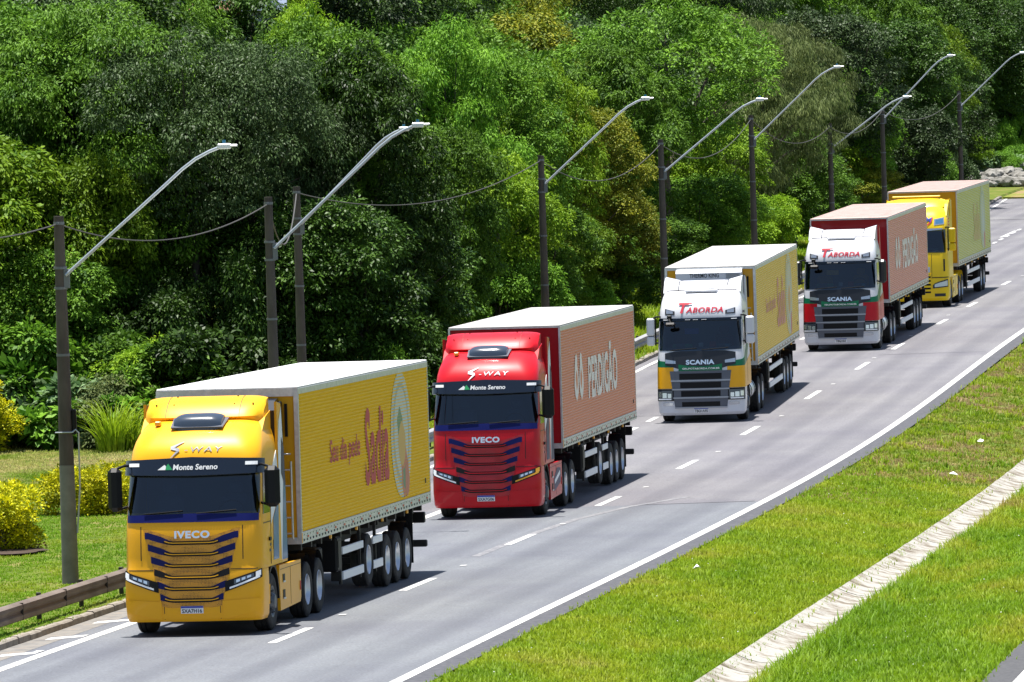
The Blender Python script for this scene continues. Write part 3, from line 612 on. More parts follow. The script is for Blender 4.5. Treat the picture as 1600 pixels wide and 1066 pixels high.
        ribbon(q, sf, sgn*1.13, sgn*1.22, lambda u: zb(u)+0.05, lambda u: zt(u)-0.015, 4, 2, 0.037, 0.01)
        q.obj('daylight_strip', MT['amber'] if (flip and sgn > 0) else MT['drl'], hl)
    lg = letters('lettering', sf, 'IVECO', 0.02, 1.80, 0.135, MT['silver'], cab, 0.03, 0.045, 0.0, 1.2, 1.12)
    letters('lettering', sf, '-WAY', 0.19, 3.29, 0.085, MT['greytext'] if paintm == 'yellow' else MT['wtext'], cab, 0.012, 0.008, 0.15, 1.8, 1.3)
    q = MB(); pts = [(-0.17, 3.42), (-0.40, 3.315), (-0.25, 3.285), (-0.42, 3.12)]; wd = (0.006, 0.024, 0.022, 0.003)
    for k in range(3):
        (a, c), (e, f) = pts[k], pts[k+1]; L_ = math.hypot(e-a, f-c); nx, nz = -(f-c)/L_, (e-a)/L_; w0, w1 = wd[k], wd[k+1]
        q.add([sf.pt(a+nx*w0, c+nz*w0, 0.016), sf.pt(e+nx*w1, f+nz*w1, 0.016), sf.pt(e-nx*w1, f-nz*w1, 0.016), sf.pt(a-nx*w0, c-nz*w0, 0.016)], [(0, 1, 2, 3)])
    q.obj('badge', MT['greytext'] if paintm == 'yellow' else MT['wtext'], cab)
    number_plate(sf, root, plate, 0.475, uc=0.0)
    # roof hatch and small aerial
    h = MB(); hp = [(F0+0.94, 3.62), (F0+0.95, 3.77), (F0+1.03, 3.86), (F0+1.36, 3.91), (F0+1.46, 3.74)]; N_ = 15; V = []
    for y, z in hp:
        for i in range(N_): t = math.sin((-1+2*i/(N_-1))*math.pi/2); V.append((t*0.43, y+0.06*abs(t)**4, z-0.05*abs(t)**5))
    h.add(V, [(j*N_+i, j*N_+i+1, (j+1)*N_+i+1, (j+1)*N_+i) for j in range(4) for i in range(N_-1)]); h.add([V[j*N_] for j in range(5)], [tuple(range(5))]); h.add([V[j*N_+N_-1] for j in range(5)], [tuple(range(5))[::-1]])
    ho = h.obj('roof_hatch', MT['hatch'], root, 0.7)
    h = MB(); V = [(-0.47, F0+0.93, 3.655), (0.47, F0+0.93, 3.655), (0.50, F0+1.45, 3.80), (-0.50, F0+1.45, 3.80)]; h.add(V+[(x, y, z+0.02) for x, y, z in V], [(0, 1, 2, 3), (4, 5, 6, 7), (0, 1, 5, 4), (1, 2, 6, 5), (2, 3, 7, 6), (3, 0, 4, 7)]); h.obj('hatch_frame', MT['greygrille'], ho)
    h = MB(); h.box(-0.80, -0.70, F0+1.15, F0+1.3, 3.70, 3.78, 0.015); h.obj('beacon', MT['amber'], root)
    # raised air deflector with two cheeks
    d = MB(); V = []; N = 17
    prof = [(F0+1.75, 3.70), (F0+1.50, 3.795), (F0+1.47, 3.83), (F0+1.56, 3.93), (F0+1.78, 4.07), (F0+2.02, 4.155), (F0+2.24, 4.18), (F0+2.29, 4.14), (F0+2.29, 3.5)]
    for j, (y, z) in enumerate(prof):
        for i in range(N):
            t = math.sin((-1+2*i/(N-1))*math.pi/2); e = abs(t)**8; x = t*1.07
            dy = (0.22*e if z < 4.15 else 0.05*e)+0.05*t*t
            V.append((x, min(F0+2.29, y+dy), z-(0.05*e if z > 4.0 else 0)-(0.30*e if j < 2 else 0)))
    m_ = len(prof); d.add(V, [(j*N+i, j*N+i+1, (j+1)*N+i+1, (j+1)*N+i) for j in range(m_-1) for i in range(N-1)])
    d.add([V[j*N] for j in range(m_)], [tuple(range(m_))]); d.add([V[j*N+N-1] for j in range(m_)], [tuple(range(m_))[::-1]])
    dfl = d.obj('roof_deflector', MT[paintm], root, 0.6)
    for sgn in (1, -1):
        q = MB(); V = []
        for (y, z) in prof[2:7]: V += [(sgn*0.66, y+0.03, z+0.004), (sgn*0.672, y+0.03, z+0.004)]
        q.add(V, [(2*i, 2*i+1, 2*i+3, 2*i+2) for i in range(4)]); q.obj('seam', MT['chassis'], dfl)
        for (px, py, pz) in ((0.55, F0+1.76, 4.04), (0.88, F0+1.80, 4.04), (0.55, F0+2.15, 4.165)):
            q = MB(); q.box(sgn*px-0.012, sgn*px+0.012, py-0.01, py+0.03, pz, pz+0.018); q.obj('bolt', MT['black'], dfl)
    # side cheeks below the deflector
    for sgn in (1, -1):
        s_ = MB(); x0, x1 = sorted((sgn*0.93, sgn*1.10)); s_.prism_x([(F0+1.2, 3.45), (F0+1.75, 3.80), (F0+2.28, 3.9), (F0+2.28, 3.0), (F0+1.2, 3.0)], x0, x1); s_.obj('roof_shoulder', MT[paintm], cab)
    # fairing between cab and trailer with printed stripes
    for sgn in (1, -1):
        f_ = MB(); xa, xb = (1.17, 1.215) if sgn > 0 else (-1.215, -1.17)
        f_.prism_x([(F0+2.30, 1.15), (F0+3.0, 1.15), (F0+2.95, 2.6), (F0+2.72, 4.0), (F0+2.30, 4.05)], xa, xb); fo = f_.obj('side_fairing', MT[paintm], root)
        e = MB(); e.tube([(sgn*1.19, F0+3.02, 1.15), (sgn*1.19, F0+2.97, 2.6), (sgn*1.19, F0+2.74, 4.02)], 0.03, 6); e.obj('rubber_edge', MT['black'], fo)
        if sgn > 0:
            def stripe(x, pts, mt): q = MB(); q.add([(x, F0+y, z) for y, z in pts], [tuple(range(len(pts)))]); q.obj('printed_stripe', mt, fo)
            teal = MT['blue'] if paintm == 'redp' else MT['tealblue']
            stripe(1.219, [(2.31, 1.2), (2.97, 1.2), (2.94, 2.55), (2.72, 3.95), (2.45, 3.7), (2.31, 3.3)], MT['wtext'])
            stripe(1.223, [(2.45, 1.2), (2.98, 1.2), (2.95, 2.5), (2.88, 2.9), (2.70, 2.4)], teal); stripe(1.227, [(2.55, 2.75), (2.90, 2.5), (2.86, 3.2), (2.66, 3.4)], MT['blue'])
            q = MB(); ribbon(q, sf, sf.side_u(F0+1.75, 2.6), sf.smax(2.6)-0.01, lambda u: 1.25, lambda u: 2.0+0.6*(u-sf.side_u(F0+1.75, 2.6)), 5, 3, 0.007, 0.01); q.obj('printed_stripe', teal, cab)
            q = MB(); ribbon(q, sf, sf.side_u(F0+1.6, 2.9), sf.smax(2.9)-0.01, lambda u: 2.06+0.6*(u-sf.side_u(F0+1.75, 2.6)), lambda u: 2.75+0.75*(u-sf.side_u(F0+1.6, 2.9)), 5, 4, 0.008, 0.01); q.obj('printed_stripe', MT['wtext'], cab)
    w = MB(); ua = sf.side_u(F0+1.05, 1.5)
    for (u_, z_, a_, b_) in ((0.0, 1.42, 0.16, 0.05), (0.05, 1.52, 0.14, 0.05), (0.0, 1.62, 0.12, 0.03), (0.38, 1.45, 0.12, 0.16)): ribbon(w, sf, ua+u_, ua+u_+a_, z_, z_+b_, 2, 2, 0.006, 0.006)
    w.obj('door_sticker', MT['btext'], cab)
    mirror(root, 1, 'black', F0+0.42, 2.25, 2.98, 1.30, 0.27); mirror(root, -1, 'black', F0+0.42, 2.22, 3.00, 1.28, 0.25)
    tractor_frame(root, skirt=skirt)
    gl = MB(); gl.tube([(1.20, F0+0.86, 0.5), (1.205, F0+0.90, 0.85)], 0.05, 8); gl.obj('step_rail', MT[paintm], root)
MT['hatch'] = new_mat('dark_hatch', (0.035, 0.05, 0.075), 0.22, 0, 0.4)
MT['tealblue'] = paint('teal_paint', (0.02, 0.13, 0.30), dirt=0.03)

# ------------------------------------------------------------------ cab of trucks three and four
SF_B = Surf([(0.22, F0+0.06, 1.18, 0.20, 0.09), (0.30, F0+0.0, 1.23, 0.22, 0.09), (0.65, F0-0.02, 1.245, 0.22, 0.09), (1.0, F0, 1.245, 0.22, 0.10), (1.55, F0+0.05, 1.24, 0.24, 0.11), (2.0, F0+0.12, 1.22, 0.25, 0.12),
             (2.92, F0+0.38, 1.18, 0.25, 0.13), (3.0, F0+0.38, 1.18, 0.27, 0.14), (3.2, F0+0.44, 1.165, 0.30, 0.15), (3.38, F0+0.56, 1.14, 0.33, 0.15), (3.52, F0+0.74, 1.11, 0.34, 0.13), (3.62, F0+0.98, 1.08, 0.34, 0.10), (3.68, F0+1.3, 1.05, 0.32, 0.05)], F0+2.30)
def truck_b(root, midm, plate, mirrorm, deflector_low=False):
    sf = SF_B
    b = MB(); body(b, sf, 1.0, 3.68, hole=(2.06, 2.90, 1.12, F0+1.0), nz=[1.0, 1.25, 1.55, 1.8, 2.0, 2.06, 2.4, 2.7, 2.90, 2.93, 3.0, 3.1, 3.2, 3.29, 3.38, 3.45, 3.52, 3.57, 3.62, 3.65, 3.68]); cab = b.obj('cab_body', MT['white'], root, 0.75)
    bm = MB(); body(bm, sf, 0.22, 0.995, [0.22, 0.26, 0.30, 0.45, 0.65, 0.85, 0.995], yb=F0+0.80, ns=3); bump = bm.obj('bumper', MT['white'], root, 0.6)
    # coloured corner panels and side of cab
    for sgn in (1, -1):
        q = MB(); ribbon(q, sf, sgn*0.76, sgn*sf.smax(1.3), lambda u: 0.98, lambda u: 1.58+0.02*(abs(u)-0.8)+0.10*max(0, abs(u)-1.35), 18, 5, 0.008, 0.02); q.obj('corner_panel', MT[midm], cab, 0.8)
        q = MB(); ribbon(q, sf, sgn*0.78, sgn*2.9, lambda u: 1.581+0.02*(abs(u)-0.8)+0.10*max(0, abs(u)-1.35)+0.45*max(0, abs(u)-2.0), lambda u: 1.74+0.10*max(0, abs(u)-0.9)+0.28*max(0, abs(u)-1.2), 16, 3, 0.009, 0.02); q.obj('green_band', MT['green'], cab, 0.8)
        w = MB(); ua = sf.side_u(F0+0.58, 2.5); ub = sf.side_u(F0+1.35, 2.5); ribbon(w, sf, sgn*ua, sgn*ub, 2.15, 2.86, 6, 4, 0.008, 0.02); w.obj('side_window', MT['glass'], cab)
        q = MB(); ribbon(q, sf, sgn*1.42, sgn*1.56, 3.05, 3.12, 3, 2, 0.05, 0.05); q.obj('side_lamp', MT['btext'], cab)
        q = MB(); ub = sf.side_u(F0+1.45, 2.5); ribbon(q, sf, sgn*ub, sgn*(ub+0.015), 1.1, 2.95, 2, 6, 0.012, 0.01); q.obj('door_seam', MT['black'], cab)
    g = MB(); ribbon(g, sf, -1.19, 1.19, lambda u: 2.02+0.03*abs(u), 2.93, 26, 6, 0.010, 0.03); g.obj('windscreen', MT['screen'], root, 0.9); interior(root, (0.16, 0.03, 0.03) if mirrorm == 'white' else (0.45, 0.22, 0.03), True)
    wipers(sf, root, 2.04, [(-0.85, -0.1), (0.05, 0.80)])
    q = MB(); ribbon(q, sf, -1.17, 1.17, lambda u: 2.87, lambda u: 2.955, 20, 2, 0.05, 0.05); vs = q.obj('sun_visor', MT['glass'], root, 0.9)
    for u in (-0.95, -0.34, -0.12, 0.12, 0.95):
        q = MB(); ribbon(q, sf, u-0.07, u+0.07, 2.895, 2.915, 2, 2, 0.054, 0.004); q.obj('visor_lamp', MT['drl'], vs)
    # fascia panel under the glass
    q = MB(); ribbon(q, sf, -1.0, 1.0, lambda u: 1.50+0.15*max(0, (abs(u)-0.5)/0.5), lambda u: 2.03-0.05*max(0, (abs(u)-0.7)/0.3), 22, 4, 0.016, 0.03); fas = q.obj('fascia_panel', MT['darkpanel'], root, 0.9)
    q = MB(); ribbon(q, sf, -0.62, 0.62, lambda u: 1.475, lambda u: 1.60+0.06*(abs(u)/0.62)**2, 16, 3, 0.022, 0.02); q.obj('green_trim', MT['green'], fas)
    letters('lettering', sf, 'SCANIA', 0.0, 1.715, 0.135, MT['silver'], fas, 0.03, 0.04, 0, 1.25, 1.06)
    letters('lettering', sf, 'GRUPOTABORDA.COM.BR', 0.02, 1.535, 0.05, MT['wtext'], fas, 0.03, 0.015, 0, 1.3)
    for sgn in (1, -1):
        q = MB(); ribbon(q, sf, sgn*0.70, sgn*0.99, lambda u: 1.68+0.06*(abs(u)-0.7), lambda u: 1.76+0.16*(abs(u)-0.7), 5, 2, 0.026, 0.02); q.obj('marker_lamp', MT['lens'], fas)
    # grille
    gq = MB(); Wg = lambda z: 0.74+(z-0.45)*0.13
    V = []; nu, nz = 15, 8
    for j in range(nz):
        z = 0.44+(1.47-0.44)*j/(nz-1)
        for i in range(nu): V.append(sf.pt(Wg(z)*(-1+2*i/(nu-1)), z, 0.02))
    n_ = len(V); V2 = V+[Vector(p)+Vector((0, 0.04, 0)) for p in V]
    gq.add(V2, [(j*nu+i, j*nu+i+1, (j+1)*nu+i+1, (j+1)*nu+i) for j in range(nz-1) for i in range(nu-1)]+[(j*nu, (j+1)*nu, n_+(j+1)*nu, n_+j*nu) for j in range(nz-1)]+[(j*nu+nu-1, n_+j*nu+nu-1, n_+(j+1)*nu+nu-1, (j+1)*nu+nu-1) for j in range(nz-1)])
    gril = gq.obj('grille', MT['greygrille'], root, 0.9)
    for k, (z0, z1) in enumerate(((1.23, 1.40), (0.99, 1.15), (0.75, 0.91), (0.47, 0.60))):
        q = MB(); ribbon(q, sf, -0.60+0.02*k, 0.60-0.02*k, lambda u: z0, lambda u: z1, 10, 3, 0.024, 0.012); q.obj('grille_slot', MT['black'], gril)
        q = MB(); ribbon(q, sf, -Wg(z0), Wg(z0), lambda u: z0-0.055, lambda u: z0-0.015, 12, 2, 0.045, 0.03); q.obj('grille_slat', MT['gslat'], gril, 0.8)
    # headlights
    for sgn in (1, -1):
        q = MB(); ribbon(q, sf, sgn*0.77, sgn*1.27, 0.64, 0.97, 8, 3, 0.024, 0.04); hl = q.obj('headlight', MT['black'], root, 0.9)
        q = MB(); ribbon(q, sf, sgn*0.80, sgn*1.24, lambda u: 0.67, lambda u: 0.93, 8, 3, 0.034, 0.015); q.obj('headlight_lens', MT['lensdark'], hl, 0.9)
        for (ua_, ub_, za_, zb_) in ((0.84, 0.94, 0.72, 0.84), (0.97, 1.08, 0.72, 0.86), (1.11, 1.20, 0.74, 0.88)):
            q = MB(); ribbon(q, sf, sgn*ua_, sgn*ub_, za_, zb_, 3, 2, 0.038, 0.006); q.obj('reflector', MT['silver'], hl)
        q = MB(); ribbon(q, sf, sgn*0.84, sgn*1.20, 0.665, 0.70, 6, 2, 0.040, 0.01); q.obj('daylight_strip', MT['drl'], hl)
        q = MB(); ribbon(q, sf, sgn*0.80, sgn*1.08, lambda u: 0.50+0.04*(abs(u)-0.8), lambda u: 0.585, 5, 2, 0.016, 0.02); q.obj('fog_lamp', MT['lens'], bump)
        q = MB(); ribbon(q, sf, sgn*0.74, sgn*0.75, 0.24, 0.62, 2, 2, 0.006, 0.01); q.obj('panel_seam', MT['chassis'], bump)
        q = MB(); ribbon(q, sf, sgn*0.72, sgn*1.00, lambda u: 3.05+0.04*(abs(u)-0.72), lambda u: 3.15+0.26*(abs(u)-0.72), 5, 3, 0.012, 0.02); rl = q.obj('roof_lamp', MT['btext'], root)
        q = MB(); ribbon(q, sf, sgn*0.77, sgn*0.96, lambda u: 3.08+0.03*(abs(u)-0.72), lambda u: 3.14+0.24*(abs(u)-0.72), 4, 2, 0.017, 0.01); q.obj('lamp_lens', MT['lens'], rl)
    letters('lettering', sf, 'T', -0.45, 3.23, 0.28, MT['rtext'], cab, 0.030, 0.03, 0.25, 1.2); letters('lettering', sf, 'ABORDA', 0.13, 3.175, 0.155, MT['rtext'], cab, 0.010, 0.03, 0.25, 1.2, 1.08)
    q = MB(); ribbon(q, sf, -0.58, -0.22, 3.335, 3.37, 5, 2, 0.031, 0.002); q.obj('lettering_bar', MT['rtext'], cab)
    number_plate(sf, root, plate, 0.36)
    # hatch, roof deflector: centre ramp and two tall wings
    h = MB(); h.box(-0.46, 0.46, F0+1.0, F0+1.7, 3.655, 3.74, 0.03); ho = h.obj('roof_hatch', MT['white'], root)
    h = MB(); h.box(-0.36, 0.36, F0+1.03, F0+1.45, 3.741, 3.78, 0.015); h.obj('hatch_glass', MT['lens'], ho)
    d = MB(); N = 13; prof = [(F0+1.55, 3.68), (F0+1.75, 3.80), (F0+1.95, 3.89), (F0+2.2, 3.94), (F0+2.28, 3.92), (F0+2.28, 3.6)]; V = [(-0.70+1.40*i/(N-1), y, z) for y, z in prof for i in range(N)]
    d.add(V, [(j*N+i, j*N+i+1, (j+1)*N+i+1, (j+1)*N+i) for j in range(5) for i in range(N-1)]); dfl = d.obj('roof_deflector', MT['white'], root, 0.8)
    for sgn in (1, -1):
        A = [(F0+1.30, 3.67), (F0+1.45, 3.80), (F0+1.68, 3.97), (F0+1.95, 4.06), (F0+2.28, 4.09), (F0+2.36, 3.90), (F0+2.28, 3.5), (F0+1.6, 3.55)]; n = len(A)
        Vo = [(sgn*1.10, y, z-0.03) for y, z in A]+[(sgn*0.702, y+0.14, z-(0.14 if z > 3.9 else 0.02)) for y, z in A]
        w = MB(); w.add(Vo, [tuple(range(n)), tuple(range(2*n-1, n-1, -1))]+[(k, (k+1) % n, n+(k+1) % n, n+k) for k in range(n)]); w.obj('deflector_wing', MT['white'], dfl, 0.5)
        w = MB(); w.tube([(sgn*0.70, F0+1.5, 3.69), (sgn*0.695, F0+1.8, 3.86), (sgn*0.695, F0+2.1, 3.945)], 0.010, 5); w.obj('seam', MT['chassis'], dfl)
    w = MB(); V = [(x, y-0.006, z+0.006) for y, z in ((F0+1.80, 3.828), (F0+1.95, 3.895), (F0+2.18, 3.942)) for x in (-0.6, 0.6)]; w.add(V, [(0, 1, 3, 2), (2, 3, 5, 4)]); w.obj('perforated_panel', MT['perf'], dfl)
    q = MB(); q.tube([(-1.0, F0+1.28, 3.70), (-0.45, F0+1.24, 3.72)], 0.016, 6); q.tube([(1.0, F0+1.28, 3.70), (0.45, F0+1.24, 3.72)], 0.016, 6); q.tube([(0.62, F0+0.75, 3.52), (0.60, F0+0.72, 3.66)], 0.008, 5); q.obj('roof_bar', MT['black'], root)
    q = MB(); q.box(-0.93, -0.80, F0+0.30, F0+0.42, 2.93, 3.05, 0.02); q.tube([(-0.87, F0+0.3, 2.95), (-0.80, F0+0.05, 2.82)], 0.02, 6); q.box(-0.98, -0.66, F0+0.0, F0+0.12, 2.74, 2.86, 0.05); q.obj('front_mirror', MT['black'], root)
    for sgn in (1, -1):
        f_ = MB(); xa, xb = (1.12, 1.16) if sgn > 0 else (-1.16, -1.12)
        f_.prism_x([(F0+2.30, 1.2), (F0+2.85, 1.2), (F0+2.80, 2.9), (F0+2.60, 3.95), (F0+2.30, 4.05)], xa, xb); fo = f_.obj('side_fairing', MT[midm if midm != 'yellow' else 'white'], root)
        if sgn > 0:
            q = MB(); q.add([(1.164, F0+2.3, 1.22), (1.164, F0+2.83, 1.22), (1.164, F0+2.80, 2.3), (1.164, F0+2.3, 2.1)], [(0, 1, 2, 3)]); q.obj('printed_stripe', MT[midm], fo)
    mirror(root, 1, mirrorm, F0+0.42, 2.20, 2.98, 1.30, 0.24, split=(mirrorm == 'white')); mirror(root, -1, mirrorm, F0+0.42, 2.20, 2.98, 1.30, 0.22, split=True)
    tractor_frame(root)
    ar = MB()
    for sd_ in (1, -1):
        pr = [(F0+1.40+0.62*math.cos(math.radians(t)), 0.53+0.66*math.sin(math.radians(t))) for t in range(0, 181, 12)]; pi_ = [(F0+1.40+0.56*math.cos(math.radians(t)), 0.53+0.60*math.sin(math.radians(t))) for t in range(0, 181, 12)][::-1]
        pp = pr+pi_; n = len(pp); xa, xb = (0.85, 1.225) if sd_ > 0 else (-1.225, -0.85)
        ar.add([(xa, y, z) for y, z in pp]+[(xb, y, z) for y, z in pp], [(k, (k+1) % n, n+(k+1) % n, n+k) for k in range(n)]+[(k, k+1, n-2-k, n-1-k) for k in range(len(pr)-1)]+[(n+k, n+n-1-k, n+n-2-k, n+k+1) for k in range(len(pr)-1)])
    ar.obj('wheel_arch', MT['black'], root, 0.7)
MT['perf'] = mesh_mat('perforated_grey', (0.50, 0.51, 0.54), (0.16, 0.17, 0.19)); MT['gslat'] = new_mat('light_grey_slat', (0.34, 0.36, 0.40), 0.35, 0.2, 0.2)
MT['glassclear'] = noise_mat('cab_glass_with_cluttered_dashboard', [(0.0, (0.008, 0.012, 0.014)), (0.62, (0.010, 0.018, 0.02)), (0.72, (0.03, 0.09, 0.06)), (0.80, (0.12, 0.02, 0.015))], 3.2, detail=3, rough=0.06, coat=0.0, spec=0.45)

# ------------------------------------------------------------------ cab of the last truck
SF_C = Surf([(0.26, F0+0.10, 1.18, 0.24, 0.12), (0.36, F0+0.02, 1.24, 0.28, 0.14), (0.7, F0, 1.25, 0.30, 0.16), (1.2, F0+0.03, 1.24, 0.30, 0.16), (2.0, F0+0.12, 1.22, 0.30, 0.16), (2.85, F0+0.36, 1.18, 0.30, 0.15), (3.0, F0+0.38, 1.20, 0.34, 0.18),
             (3.3, F0+0.50, 1.18, 0.38, 0.20), (3.5, F0+0.68, 1.14, 0.42, 0.20), (3.62, F0+0.88, 1.08, 0.42, 0.18), (3.70, F0+1.12, 1.02, 0.40, 0.12), (3.74, F0+1.4, 0.98, 0.36, 0.05)], F0+2.30)
def truck_c(root):
    sf = SF_C; P = 'dafyellow'
    b = MB(); body(b, sf, 1.1, 3.74, hole=(2.09, 2.85, 1.08, F0+1.0), nz=[1.1, 1.2, 1.6, 2.0, 2.09, 2.4, 2.85, 2.93, 3.0, 3.15, 3.3, 3.4, 3.5, 3.56, 3.62, 3.66, 3.70, 3.74]); cab = b.obj('cab_body', MT[P], root, 0.75)
    bm = MB(); body(bm, sf, 0.26, 1.095, [0.26, 0.30, 0.36, 0.5, 0.7, 0.9, 1.095], yb=F0+0.80, ns=3); bump = bm.obj('bumper', MT[P], root, 0.6)
    g = MB(); ribbon(g, sf, -1.16, 1.16, lambda u: 2.06-0.02*abs(u), 2.90, 26, 6, 0.012, 0.03); g.obj('windscreen', MT['screen'], root, 0.9); interior(root, (0.05, 0.05, 0.06), False)
    v = MB(); ribbon(v, sf, -1.0, 1.0, lambda u: 2.80+0.08*abs(u), lambda u: 2.93, 20, 2, 0.09, 0.05); v.obj('sun_visor', MT['lens'], root, 0.9)
    for sgn in (1, -1):
        w = MB(); ua = sf.side_u(F0+0.62, 2.5); ub = sf.side_u(F0+1.35, 2.5); ribbon(w, sf, sgn*ua, sgn*ub, 2.12, 2.84, 6, 4, 0.008, 0.02); w.obj('side_window', MT['glass'], cab)
        q = MB(); ribbon(q, sf, sgn*0.72, sgn*1.10, lambda u: 3.05+0.10*(abs(u)-0.72), lambda u: 3.28+0.16*(abs(u)-0.72), 5, 3, 0.014, 0.02); rl = q.obj('roof_lamp', MT['silver'], root)
        q = MB(); ribbon(q, sf, sgn*0.77, sgn*1.05, lambda u: 3.09+0.10*(abs(u)-0.72), lambda u: 3.24+0.16*(abs(u)-0.72), 5, 3, 0.019, 0.01); q.obj('lamp_lens', MT['lampblue'], rl)
        q = MB(); ribbon(q, sf, sgn*0.66, sgn*1.24, lambda u: 0.72+0.05*(abs(u)-0.66)/0.6, lambda u: 0.84+0.30*(abs(u)-0.66)**0.6, 9, 4, 0.022, 0.03); hl = q.obj('headlight', MT['darkpanel'], root, 0.9)
        q = MB(); ribbon(q, sf, sgn*0.72, sgn*1.20, lambda u: 0.76+0.05*(abs(u)-0.66)/0.6, lambda u: 0.81+0.28*(abs(u)-0.66)**0.6, 9, 4, 0.030, 0.02); q.obj('headlight_lens', MT['lens'], hl, 0.9)
        q = MB(); ribbon(q, sf, sgn*0.72, sgn*1.12, 0.42, 0.53, 5, 2, 0.010, 0.02); q.obj('fog_lamp', MT['darkpanel'], bump)
        q = MB(); ribbon(q, sf, sgn*0.62, sgn*0.635, 1.15, 2.0, 2, 5, 0.006, 0.01); ribbon(q, sf, sgn*0.62, sgn*1.3, 1.11, 1.14, 8, 2, 0.006, 0.01); ribbon(q, sf, sgn*1.06, sgn*1.12, 1.35, 1.80, 2, 4, 0.008, 0.01); q.obj('panel_seam', MT['chassis'], cab)
        q = MB()
        for k in range(3): ribbon(q, sf, sgn*1.50, sgn*2.0, lambda u: 3.02+0.12*k, lambda u: 3.06+0.12*k, 5, 2, 0.012, 0.01)
        q.obj('side_stripe', MT['rtext'], cab)
    q = MB(); ribbon(q, sf, -0.56, 0.56, 1.32, 1.52, 8, 2, 0.012, 0.02); q.obj('nameplate', MT['lens'], root)
    gr = MB(); ribbon(gr, sf, -0.58, 0.58, 0.55, 1.26, 10, 4, 0.008, 0.02); gril = gr.obj('grille', MT['black'], root)
    for k in range(5):
        q = MB(); ribbon(q, sf, -0.60, 0.60, 0.62+k*0.14, 0.69+k*0.14, 10, 2, 0.03, 0.03); q.obj('grille_slat', MT[P], gril)
    letters('lettering', sf, 'M', 0.52, 3.26, 0.17, MT['bluetext'], cab, 0.02, 0.05, 0.2, 1.3)
    q = MB(); pts = [(0.05, 3.06), (0.30, 3.03), (0.50, 3.08), (0.62, 3.20), (0.66, 3.34)]
    for (a, c), (e, f) in zip(pts, pts[1:]):
        L_ = math.hypot(e-a, f-c); nx, nz = -(f-c)/L_*0.025, (e-a)/L_*0.025; q.add([sf.pt(a+nx, c+nz, 0.02), sf.pt(e+nx, f+nz, 0.02), sf.pt(e-nx, f-nz, 0.02), sf.pt(a-nx, c-nz, 0.02)], [(0, 1, 2, 3)])
    q.obj('logo_swoosh', MT['rtext'], cab)
    d = MB(); N = 17; prof = [(F0+1.35, 3.72), (F0+1.5, 3.86), (F0+1.75, 3.98), (F0+2.1, 4.05), (F0+2.28, 4.02), (F0+2.28, 3.5)]; V = []
    for y, z in prof:
        for i in range(N): t = -1+2*i/(N-1); e = abs(t)**5; V.append((t*1.17, y+0.18*e*(1 if z < 4 else 0), z-0.16*e*(1 if z > 3.75 else 0)))
    d.add(V, [(j*N+i, j*N+i+1, (j+1)*N+i+1, (j+1)*N+i) for j in range(5) for i in range(N-1)]); d.add([V[j*N] for j in range(6)], [tuple(range(6))]); d.add([V[j*N+N-1] for j in range(6)], [tuple(range(6))[::-1]]); dfl = d.obj('roof_deflector', MT[P], root, 0.9)
    q = MB(); q.box(-0.95, 0.85, F0+2.0, F0+2.26, 4.07, 4.13, 0.02); q.obj('deflector_lip', MT[P], dfl)
    for sgn in (1, -1):
        f_ = MB(); xa, xb = (1.14, 1.19) if sgn > 0 else (-1.19, -1.14); f_.prism_x([(F0+2.28, 1.1), (F0+2.95, 1.1), (F0+2.95, 3.9), (F0+2.28, 4.0)], xa, xb); f_.obj('side_fairing', MT[P], root)
        f_ = MB(); xa, xb = (1.05, 1.16) if sgn > 0 else (-1.16, -1.05); f_.prism_x([(F0+1.0, 3.4), (F0+1.6, 3.82), (F0+2.28, 3.95), (F0+2.28, 3.2), (F0+1.1, 3.2)], xa, xb); f_.obj('roof_shoulder', MT[P], cab)
    mirror(root, 1, P, F0+0.42, 2.10, 2.95, 1.28, 0.24, split=True); mirror(root, -1, P, F0+0.42, 2.10, 2.95, 1.28, 0.24, split=True)
    tractor_frame(root, skirt=P, fender=P)
    ar = MB()
    for sd_ in (1, -1):
        pr = [(F0+1.40+0.62*math.cos(math.radians(t)), 0.53+0.66*math.sin(math.radians(t))) for t in range(0, 181, 12)]; pi_ = [(F0+1.40+0.56*math.cos(math.radians(t)), 0.53+0.60*math.sin(math.radians(t))) for t in range(0, 181, 12)][::-1]
        pp = pr+pi_; n = len(pp); xa, xb = (0.85, 1.225) if sd_ > 0 else (-1.225, -0.85)
        ar.add([(xa, y, z) for y, z in pp]+[(xb, y, z) for y, z in pp], [(k, (k+1) % n, n+(k+1) % n, n+k) for k in range(n)]+[(k, k+1, n-2-k, n-1-k) for k in range(len(pr)-1)]+[(n+k, n+n-1-k, n+n-2-k, n+k+1) for k in range(len(pr)-1)])
    ar.obj('wheel_arch', MT[P], root, 0.7)
MT['lampblue'] = new_mat('blue_glass_lamp', (0.10, 0.28, 0.50), 0.15, 0.4, 0.5)
# ------------------------------------------------------------------ terrain
_py = [0, 60, 100, 128, 137.7, 152.7, 176.9, 191.9, 205, 219.7, 234.7, 256, 271, 288, 303, 400, 600, 5000]; _pz = [.95, .75, .42, .16, .07, -.14, -.36, -.47, -.46, -.37, -.15, .18, .31, .38, .47, 1.0, 2.0, 8.0]
PY_ = np.arange(-60, 4400, 2.0); _raw = np.interp(PY_, _py, _pz); _k = np.exp(-0.5*(np.arange(-20, 21)*2.0/11.0)**2); _k /= _k.sum()
PZ_ = np.convolve(np.pad(_raw, 20, mode='edge'), _k, mode='valid')
def zr(Y): return np.interp(Y, PY_, PZ_)
def xc(Y): return -4.34+0.138*(np.asarray(Y, float)-134)
def pave(Y): return np.interp(Y, [100, 150, 175, 200, 250, 380, 445], [-4.75, -4.8, -5.6, -7.5, -7.65, -8.2, -10.2])   # left pavement edge
